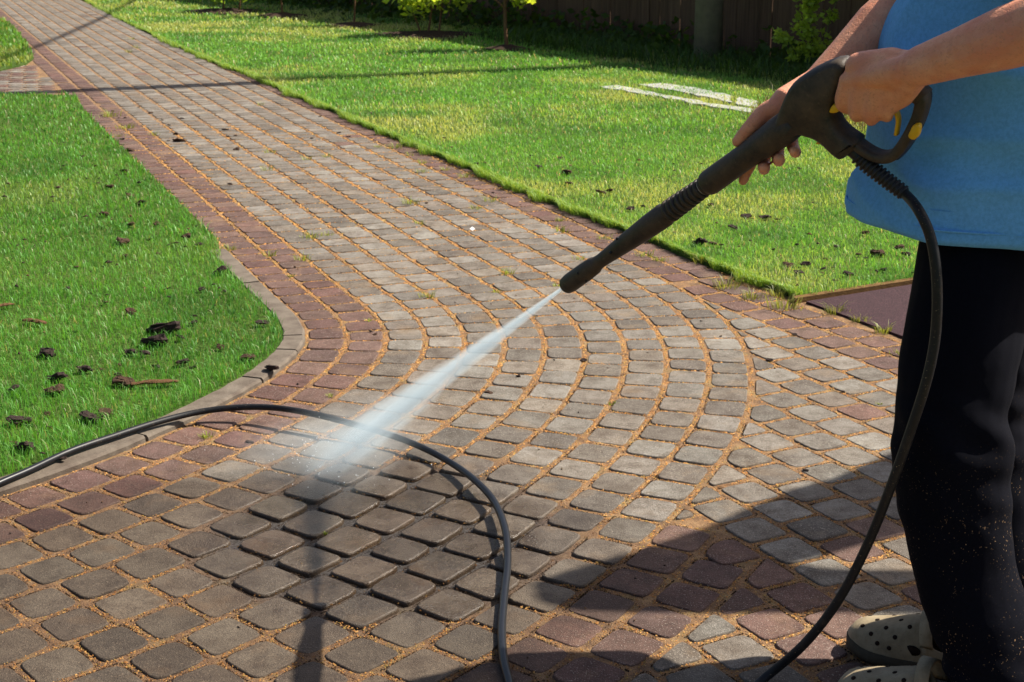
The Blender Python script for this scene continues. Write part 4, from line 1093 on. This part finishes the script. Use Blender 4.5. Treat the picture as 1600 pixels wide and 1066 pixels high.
# torso core, neck, head
body.loft([[BC + Vector((0, 0, z)) + FD * (math.cos(a) * rf + sh) + LD * math.sin(a) * rl for a in np.linspace(0, 2 * math.pi, 25)[:-1]] for z, rf, rl, sh in ((.94, .10, .13, 0), (1.0, .12, .15, .01), (1.2, .12, .16, .02), (1.38, .11, .17, .03), (1.48, .07, .14, .03), (1.53, .05, .06, .03))])
body.tube([BC + FD * .03 + Vector((0, 0, 1.46)), BC + FD * .05 + Vector((0, 0, 1.62))], [.062, .056], 14)
HC = BC + FD * .08 + Vector((0, 0, 1.71))
R_ = Matrix((FD, LD, Vector((0, 0, 1)))).transposed()
hd = MB(); hd.ball((0, 0, .02), .098, .077, .115, 16, 12); hd.ball((.03, 0, -.055), .066, .056, .062, 14, 10)
hd.tube([(.092, 0, .02), (.113, 0, -.022)], [.010, .016], 8, True); hd.ball((.088, 0, -.058), .014, .027, .009, 10, 6)
for s_ in (-1, 1): hd.ball((-.005, s_ * .078, 0), .02, .010, .032, 8, 6); hd.ball((.083, s_ * .032, .03), .014, .018, .010, 8, 6)
body.add([HC + R_ @ Vector(p) for p in hd.v], hd.f)
# near (left) arm
SH_L = BC + LD * .185 + FD * .02 + Vector((0, 0, 1.45)); WR_L = PY(1436, 104, 2.43)
EL_L = WR_L + (PY(1600, 50, 2.335) - WR_L).normalized() * .265
limb([SH_L, SH_L.lerp(EL_L, .5), EL_L], [.062, .056, .049])
fa = [WR_L.lerp(EL_L, t) for t in (0, .25, .55, .8, 1.0)]
limb(fa, [.0335, .040, .0505, .054, .049])
# left hand: back of the hand and four fingers closed round the bar
def H(u, v, o): return PG(u, v, o)
knk = [H(1324, 126, .031), H(1344, 121, .036), H(1363, 123, .036), H(1382, 129, .030)]
for q in knk: body.tube([WR_L + (q - knk[1]) * .25, WR_L.lerp(q, .5) + (q - WR_L.lerp(q, .5)) * 0 + GMN * .002, q], [.026, .0215, .0155], 12, True)
body.tube([H(1344, 104, .020), H(1395, 102, .018)], [.026, .031], 12, True)
body.tube([WR_L, H(1408, 150, .012), H(1392, 166, .014)], [.028, .022, .015], 12, True)
body.tube([H(1345, 138, .022), H(1385, 142, .020)], [.026, .026], 12, True)
pip = [H(1315, 157, .028), H(1338, 171, .034), H(1361, 177, .034), H(1385, 173, .028)]
dip = [H(1322, 168, .004), H(1340, 180, .006), H(1362, 186, .006), H(1386, 182, .004)]
tipf = [H(1326, 160, -.018), H(1344, 168, -.018), H(1364, 173, -.018), H(1386, 172, -.016)]
for a_, b_, c_, d_, r_ in zip(knk, pip, dip, tipf, (.0135, .0142, .0138, .0122)):
    body.tube(smooth_path([a_, b_, c_, d_], 4), list(np.linspace(r_ * 1.05, r_ * .82, 13)), 12, True)
limb([WR_L + GMN * -.012, H(1385, 98, -.012), H(1348, 100, -.024), H(1322, 112, -.026)], [.024, .021, .0145, .012], 12)
# far (right) arm
SH_R = BC - LD * .185 + FD * .03 + Vector((0, 0, 1.45)); WR_R = PY(1272, 136, 2.80); EL_R = PY(1412, 2, 2.88)
limb([SH_R, SH_R.lerp(EL_R, .55) + Vector((0, .02, 0)), EL_R], [.06, .053, .046])
limb([WR_R, WR_R.lerp(EL_R, .35), WR_R.lerp(EL_R, .7), EL_R], [.030, .038, .048, .046])
# right hand under and behind the grip
body.tube([WR_R, H(1234, 166, -.060), H(1204, 196, -.056)], [.033, .040, .033], 14, True)
body.tube([H(1222, 160, -.052), H(1200, 190, -.048)], [.022, .020], 12, True)
kn = [H(1178, 236, -.050), H(1196, 226, -.054), H(1216, 216, -.056), H(1236, 206, -.056)]
for q in kn: body.tube([H(1232, 178, -.058), q], [.026, .0165], 12, True)
def finger(P, r, rt): body.tube(smooth_path(P, 4), list(np.linspace(r, rt, (len(P) - 1) * 4 + 1)), 12, True)
finger([kn[0], H(1173, 256, -.040), H(1166, 270, -.030), H(1161, 283, -.022)], .0135, .0098)
finger([kn[1], H(1194, 252, -.036), H(1194, 264, -.012), H(1193, 262, .008)], .0138, .0112)
finger([kn[2], H(1215, 240, -.038), H(1217, 251, -.012), H(1217, 248, .010)], .0138, .0112)
finger([kn[3], H(1238, 226, -.038), H(1243, 238, -.014), H(1241, 236, .006)], .0128, .0106)
finger([H(1218, 166, -.046), H(1195, 176, -.034), H(1173, 198, -.014), H(1153, 221, -.004)], .0205, .0122)
# ankles and lower legs inside the trousers
LEG_N = [Vector((.85, 2.655, .88)), Vector((.83, 2.60, .70)), Vector((.812, 2.55, .52)), Vector((.842, 2.49, .30)), Vector((.885, 2.43, .10))]
LEG_F = [Vector((.93, 2.80, .88)), Vector((.92, 2.77, .70)), Vector((.915, 2.74, .52)), Vector((.96, 2.69, .30)), Vector((.985, 2.63, .10))]
for L_ in (LEG_N, LEG_F): limb(L_ + [L_[-1] + Vector((.0, 0, -.05))], [.07, .065, .055, .05, .042, .04])
pme = remeshed(body, .0042, 5, .5)
man = link('person', pme, M_SKIN)
tag(man, 'man in blue t-shirt and black trousers holding a pressure washer gun', 'person')

# nails on the visible fingertips
M_NAIL = simple('nail', (.55, .30, .24), .35, .4)
for (u, v, o_) in ():
    m = MB(); c0 = PG(u, v, o_); m.ball(c0, .0055, .0016, .0048, 8, 6); m.build('fingernail', M_NAIL, man)
# hair
hb = MB(); rr = []
for k in range(7):
    a0 = math.pi / 2 * (1 - k / 6.5) - .12
    rr.append([HC + R_ @ Vector((-.012 + .104 * math.cos(a0) * math.cos(b), .083 * math.cos(a0) * math.sin(b), .022 + .122 * math.sin(a0) + (-.03 if math.cos(b) < .2 else .028) * math.cos(a0))) for b in np.linspace(0, 2 * math.pi, 25)[:-1]])
hb.loft(rr[::-1], cap0=False); hb.build('hair', simple('brown_hair', (.05, .03, .018), .6, .3, .4, 200, .8), man)

# t-shirt
def shirt():
    mb = MB(); rings = []
    secs = [(.905, .262, .232, .010), (.912, .266, .236, .010), (.95, .264, .235, .010), (1.02, .254, .232, .008), (1.10, .242, .228, .004), (1.20, .230, .224, .0), (1.30, .220, .222, .0), (1.38, .19, .216, .004), (1.44, .12, .20, .012), (1.49, .09, .165, .02), (1.52, .075, .11, .025), (1.535, .066, .075, .028)]
    zs = np.linspace(.905, 1.535, 64)
    A = np.array(secs)
    for z in zs:
        rf, rl, sh = (np.interp(z, A[:, 0], A[:, k]) for k in (1, 2, 3))
        ring = []
        for a in np.linspace(0, 2 * math.pi, 121)[:-1]:
            ca, sa = math.cos(a), math.sin(a)
            p = BC + FD * (math.copysign(abs(ca) ** .85, ca) * (rf * 1.0 if ca > 0 else .20) + sh) + LD * math.copysign(abs(sa) ** .85, sa) * rl + Vector((0, 0, z))
            q = Vector((p.x * 1.0 + p.z * .5, p.y, p.z * .45 - p.x * .4))
            wv = .014 * noise.noise(q * 7.0) + .007 * noise.noise(q * 15 + Vector((3, 0, 0))) + .016 * (1 - abs(noise.noise(Vector((q.x * 5 + q.z * 9, q.y * 5, q.z * 4 + 7))))) ** 4
            wv += .004 * math.sin(a * 7 + 3 * noise.noise(p * 3)) * max(0, (1.12 - z) / .2)
            d = (FD * ca + LD * sa)
            ring.append(p + d * wv + Vector((0, 0, .006 * math.sin(2 * a + 1) * max(0, (1.0 - z) / .08))))
        rings.append(ring)
    # fold the hem inward so the cloth has an edge
    c = sum(rings[0], Vector()) / len(rings[0])
    inner = [[c + (p - c) * .985 for p in rings[0]], [c + (p - c) * .975 + Vector((0, 0, .06)) for p in rings[0]]]
    mb.loft(inner[::-1] + rings, cap0=False, cap1=True)
    for SHP, ELP in ((SH_L, EL_L), (SH_R, EL_R)):
        pts = [SHP + (SHP - BC - Vector((0, 0, SHP.z))) * -.35 + Vector((0, 0, .01)), SHP, SHP.lerp(ELP, .35), SHP.lerp(ELP, .62)]
        mb.tube(smooth_path(pts, 5), list(np.linspace(.085, .078, 16)), 20)
    return mb
sh = shirt().build('shirt', M_SHIRT, man)
# hem seam: a stitched ridge
A_ = [v.co.copy() for v in sh.data.vertices][120 * 2:120 * 3]
cc_ = sum(A_, Vector()) / 120
m = MB(); m.tube([cc_ + (p - cc_) * 1.004 + Vector((0, 0, .026)) for p in A_ + A_[:1]], .0022, 6); m.build('hem_seam', M_SHIRT, sh)
# trousers
tb = MB()
def leg(L_, rad):
    tb.tube(smooth_path(L_, 6), list(np.interp(np.linspace(0, 1, (len(L_) - 1) * 6 + 1), np.linspace(0, 1, len(rad)), rad)), 22)
leg([LEG_N[0] + Vector((.02, .02, .0))] + LEG_N[1:4] + [Vector((.893, 2.43, .135)), Vector((.905, 2.42, .055))], [.105, .112, .106, .094, .092, .094])
leg([LEG_F[0] + Vector((0, 0, .0))] + LEG_F[1:4] + [Vector((1.0, 2.62, .15)), Vector((1.01, 2.61, .075))], [.12, .115, .102, .088, .084, .084])
tb.loft([[BC + FD * (-.02 + .135 * k * math.cos(a)) + LD * (.168 * k * math.sin(a)) + Vector((0.015, 0, z)) for a in np.linspace(0, 2 * math.pi, 33)[:-1]] for z, k in ((.80, .86), (.9, .98), (1.0, .95), (1.04, .92))])
tme = remeshed(tb, .007, 6, .5)
def tr_fold(p, n_):
    k = math.exp(-((p.z - .10) / .09) ** 2); kn_ = math.exp(-((p.z - .52) / .14) ** 2)
    return .012 * noise.noise(Vector((p.x * 9, p.y * 9, p.z * 5))) + k * .016 * noise.noise(Vector((p.x * 10, p.y * 10, p.z * 34 + 4))) + kn_ * .012 * noise.noise(Vector((p.x * 12 + p.z * 14, p.y * 9, p.z * 16)))
displace(tme, tr_fold)
link('trousers', tme, M_TROUS, man)

# clogs: a shell of cross-sections along the foot, strap, holes
M_CLOG = NT('clog_foam', .75, .3)
_a = M_CLOG.noise(18, 5, .65); _b = M_CLOG.noise(240, 3)
_c = M_CLOG.mix(M_CLOG.rng(_a, .36, .72), (.215, .165, .095), (.36, .29, .185))
_c = M_CLOG.mix(M_CLOG.rng(_b, .60, .70, 0, .6), _c, (.16, .11, .07))
M_CLOG.set(color=_c, normal=M_CLOG.bump(_b, .3, .002)); M_CLOG = M_CLOG.m
M_SOLE = simple('clog_sole', (.060, .050, .034), .9, .2, .4, 30, .5)
M_HOLE = simple('clog_hole', (.02, .012, .009), .95, .1)
def clog(toe, facing, lift=0):
    f = facing.normalized(); l = Vector((0, 0, 1)).cross(f); T = Vector((toe.x, toe.y, 0))
    W = lambda x, y, z: T - f * x + l * y + Vector((0, 0, z))
    def prof(x):                       # half width, instep height, sole height
        hw = np.interp(x, [0, .012, .035, .07, .11, .16, .21, .26, .285, .295], [.016, .034, .047, .054, .054, .046, .041, .042, .034, .02])
        ht = np.interp(x, [0, .01, .03, .06, .10, .14, .17, .20, .26, .295], [.042, .058, .070, .078, .090, .106, .104, .075, .07, .06])
        return hw, ht
    sole = MB(); rings = []
    for x in np.linspace(0, .295, 22):
        hw, ht = prof(x)
        up = .012 * max(0, 1 - x / .05)
        rings.append([W(x, y * hw * 1.05, z) for y, z in ((-.92, up), (-1.03, up + .012), (-1.0, up + .028), (0, up + .032), (1.0, up + .028), (1.03, up + .012), (.92, up))])
    sole.loft(rings)
    upper = MB(); rings = []
    for x in np.concatenate([np.linspace(.001, .03, 6), np.linspace(.04, .165, 14)]):
        hw, ht = prof(x); up = .012 * max(0, 1 - x / .05); zb = .024 + up
        ring = []
        for k in range(17):
            a = math.pi * k / 16; ca, sa = math.cos(a), math.sin(a)
            ring.append(W(x, math.copysign(abs(ca) ** .75, ca) * hw, zb + (ht - zb) * max(0, sa) ** .75))
        rings.append(ring)
    upper.loft(rings, closed=False, cap0=True, cap1=False)
    # side walls towards the heel
    for s_ in (-1, 1):
        rr = []
        for x in np.linspace(.163, .295, 12):
            hw, ht = prof(x); top = np.interp(x, [.163, .18, .22, .28, .295], [.084, .062, .052, .062, .062])
            rr.append([W(x, s_ * hw, .022), W(x, s_ * hw * .99, top), W(x, s_ * (hw - .008), top), W(x, s_ * (hw - .008), .022)])
        upper.loft(rr)
    hl = MB(); rr = []
    for a in np.linspace(-math.pi / 2, math.pi / 2, 13):
        rr.append([W(.262 + .033 * math.cos(a) * k, .042 * math.sin(a) * k, z) for k, z in ((1, .022), (1, .064), (.8, .064), (.8, .022))])
    upper.loft(rr)
    strap = MB(); rr = []
    for a in np.linspace(0, math.pi, 21):           # the strap flipped forward over the instep
        ca, sa = math.cos(a), math.sin(a)
        y = ca * .056; z = .070 + .054 * sa; x = .175 - .012 * sa
        rr.append([W(x - .013, y, z - .002), W(x - .013, y * 1.05, z + .006), W(x + .013, y * 1.05, z + .006), W(x + .013, y, z - .002)])
    strap.loft(rr)
    return W, prof, sole, upper, strap
def add_clog(toe, facing, label):
    W, prof, sole, upper, strap = clog(toe, facing)
    s0 = upper.build('clog', M_CLOG, man); s0['label'] = label
    sole.build('sole', M_SOLE, s0); strap.build('strap', M_CLOG, s0)
    hm_ = []
    for (x, ang) in [(.035, 62), (.035, 112), (.058, 40), (.058, 88), (.058, 136), (.085, 60), (.085, 108), (.108, 36), (.108, 84), (.108, 138), (.132, 58), (.132, 112), (.075, 158), (.075, 20), (.10, 166), (.10, 14)]:
        hw, ht = prof(x); zb = .024 + .012 * max(0, 1 - x / .05); a = math.radians(ang); ca, sa = math.cos(a), math.sin(a)
        P = lambda a_, x_: W(x_, math.copysign(abs(math.cos(a_)) ** .75, math.cos(a_)) * prof(x_)[0], zb + (prof(x_)[1] - zb) * max(0, math.sin(a_)) ** .75)
        c0 = P(a, x); n_ = (P(a, x + .004) - c0).cross(P(a + .03, x) - c0).normalized()
        if n_.dot(c0 - W(x, 0, .03)) < 0: n_ = -n_
        m = MB(); m.tube([c0 - n_ * .004, c0 + n_ * .0006], .0048, 10); m.build('vent_hole', M_HOLE, s0)
    for s_ in (-1, 1):
        hw, _ = prof(.152); m = MB()
        rr = [[W(.146 + math.cos(b) * .016 * k, s_ * (hw + .0005 + .0012 * (1 - k)), .052 + math.sin(b) * .011 * k) for b in np.linspace(0, 2 * math.pi, 17)[:-1]] for k in (1, .2)]
        m.loft(rr); m.build('side_opening', M_HOLE, s0)
add_clog(PY(1326, 1001, 2.755), FOOT_D, 'farther beige clog, wholly in view')
add_clog(PY(1312, 1061, 2.545), FOOT_D, 'nearer beige clog, cut by the lower edge')

# ------------------------------------------------------------------ the jet of water
JAX = (STRIKE - NOZ); JL = JAX.length; JAX.normalize()
def jet_material():
    m = bpy.data.materials.new('water_spray'); m.use_nodes = True; t_ = m.node_tree; t_.nodes.clear()
    out = t_.nodes.new('ShaderNodeOutputMaterial'); pv = t_.nodes.new('ShaderNodeVolumePrincipled')
    n = NT.__new__(NT); n.m, n.t = m, t_
    pv.inputs['Color'].default_value = (.78, .90, .96, 1); pv.inputs['Anisotropy'].default_value = .1
    tc = n.n('TexCoord'); sx = n.n('SeparateXYZ'); n.l(tc.outputs['Object'], sx.inputs[0])
    z = sx.outputs[2]
    rad = n.math('ADD', n.math('MULTIPLY', n.math('POWER', n.math('MAXIMUM', z, .0), 1.15), .066), .0044)
    rr = n.math('SQRT', n.math('ADD', n.math('MULTIPLY', sx.outputs[0], sx.outputs[0]), n.math('MULTIPLY', sx.outputs[1], sx.outputs[1])))
    q = n.math('DIVIDE', rr, rad)
    mp = n.n('Mapping'); mp.inputs['Scale'].default_value = (42, 42, 4.5); n.l(tc.outputs['Object'], mp.inputs[0])
    nz = n.noise(1.0, 4, .6, mp.outputs[0])
    fall = n.rng(n.math('ADD', q, n.math('MULTIPLY', n.math('SUBTRACT', nz, .5), 1.25)), 1.05, .0, 0, 1, True)
    fade = n.rng(z, JL * .62, JL * 1.0, 1, .16, True)
    d = n.math('MULTIPLY', n.math('DIVIDE', fall, rad), n.math('MULTIPLY', fade, 1.15))
    n.l(d, pv.inputs['Density']); n.l(pv.outputs[0], out.inputs['Volume'])
    m.cycles.volume_step_rate = .12
    return m
def mist_material():
    m = bpy.data.materials.new('water_mist'); m.use_nodes = True; t_ = m.node_tree; t_.nodes.clear()
    out = t_.nodes.new('ShaderNodeOutputMaterial'); pv = t_.nodes.new('ShaderNodeVolumePrincipled')
    n = NT.__new__(NT); n.m, n.t = m, t_
    pv.inputs['Color'].default_value = (.78, .90, .96, 1); pv.inputs['Anisotropy'].default_value = .1
    tc = n.n('TexCoord'); ln = n.n('VectorMath', operation='LENGTH'); n.l(tc.outputs['Object'], ln.inputs[0])
    nz = n.noise(2.2, 5, .65, tc.outputs['Object'])
    f = n.rng(n.math('ADD', ln.outputs['Value'], n.math('MULTIPLY', n.math('SUBTRACT', nz, .5), .9)), 1.0, .0, 0, 1, True)
    d = n.math('MULTIPLY', n.math('POWER', f, 1.6), 2.0)
    n.l(d, pv.inputs['Density']); n.l(pv.outputs[0], out.inputs['Volume'])
    m.cycles.volume_step_rate = .25
    return m
jet = empty('water_jet', NOZ); tag(jet, 'white cone of spraying water from the nozzle to the paving', 'water jet')
m = MB(); zz = np.linspace(.004, JL * 1.0, 14)
m.loft([[(math.cos(a) * (.008 + .104 * z ** 1.1), math.sin(a) * (.008 + .104 * z ** 1.1), z) for a in np.linspace(0, 2 * math.pi, 21)[:-1]] for z in zz])
js = m.build('spray', jet_material(), jet); js.rotation_euler = JAX.to_track_quat('Z', 'Y').to_euler()
m = MB(); m.ball((0, 0, 0), 1, 1, 1, 20, 12)
mist = m.build('mist', mist_material(), jet); mist.location = STRIKE - NOZ + Vector((.04, .05, .075)); mist.scale = (.42, .30, .10); mist.rotation_euler = (0, -.18, .2)
m = MB(); m.ball((0, 0, 0), 1, 1, 1, 18, 10)
mi2 = m.build('mist', mist.data.materials[0], jet); mi2.location = (STRIKE - NOZ) * .80 + Vector((0, .0, -.03)); mi2.scale = (.26, .20, .13); mi2.rotation_euler = (0, -.6, .3)
# drops thrown up where it strikes
m = MB(); M_WATER = NT('water', .05, .6); M_WATER.set(color=(.92, .95, .97)); M_WATER.b.inputs['Transmission Weight'].default_value = .35; M_WATER.b.inputs['IOR'].default_value = 1.33; M_WATER = M_WATER.m
for k in range(110):
    a = random.uniform(0, 2 * math.pi); r_ = abs(random.gauss(0, .13)); zz_ = abs(random.gauss(0, .055)) * math.exp(-r_ * 1.5) + .003
    m.ball((STRIKE.x + math.cos(a) * r_, STRIKE.y + math.sin(a) * r_ * .9, zz_), random.uniform(.0007, .0019), n=5, m=4)
tag(m.build('water_drops', M_WATER), 'fine drops of water splashing where the jet hits the stones', 'water drops', kind='stuff')

# ------------------------------------------------------------------ unseen sail added and shaped to cast a forked shade across the stones
SH_PX = [(830, 912), (880, 893), (930, 879), (1000, 858), (1085, 829), (1150, 801), (1230, 766), (1300, 747), (1400, 704), (1700, 560), (1700, 700), (1420, 832), (1330, 856), (1270, 873), (1238, 880), (1280, 888), (1350, 891), (1450, 891), (1760, 893), (1760, 962), (1400, 960), (1200, 957), (1000, 957), (900, 954), (840, 940)]
HS = 2.35
def lifted(u, v): p = G(u, v); return p + SUN_DIR * (HS / SUN_DIR.z)
P = [lifted(*q) for q in SH_PX]
caster = empty('added_shade_caster', (P[0].x, P[0].y, 0)); tag(caster, 'grey forked cloth shade sail added beyond the right edge', 'shade sail')
m = MB(); n = len(P); off = Vector((P[0].x, P[0].y, 0))
m.add([p - off for p in P] + [p - off + Vector((0, 0, -.004)) for p in P], [tuple(range(n)), tuple(range(2 * n - 1, n - 1, -1))] + [(i, i + n, (i + 1) % n + n, (i + 1) % n) for i in range(n)], False)
m.build('cloth', simple('caster_cloth', (.3, .3, .3), .9), caster)
for k in (9, 18):  # posts added to carry the unseen shade-casting cloth
    q = P[k] - off; m = MB(); m.tube([(q.x + .06, q.y, 0), (q.x + .06, q.y, HS + .05)], .03, 10); m.build('post', M_POST, caster)
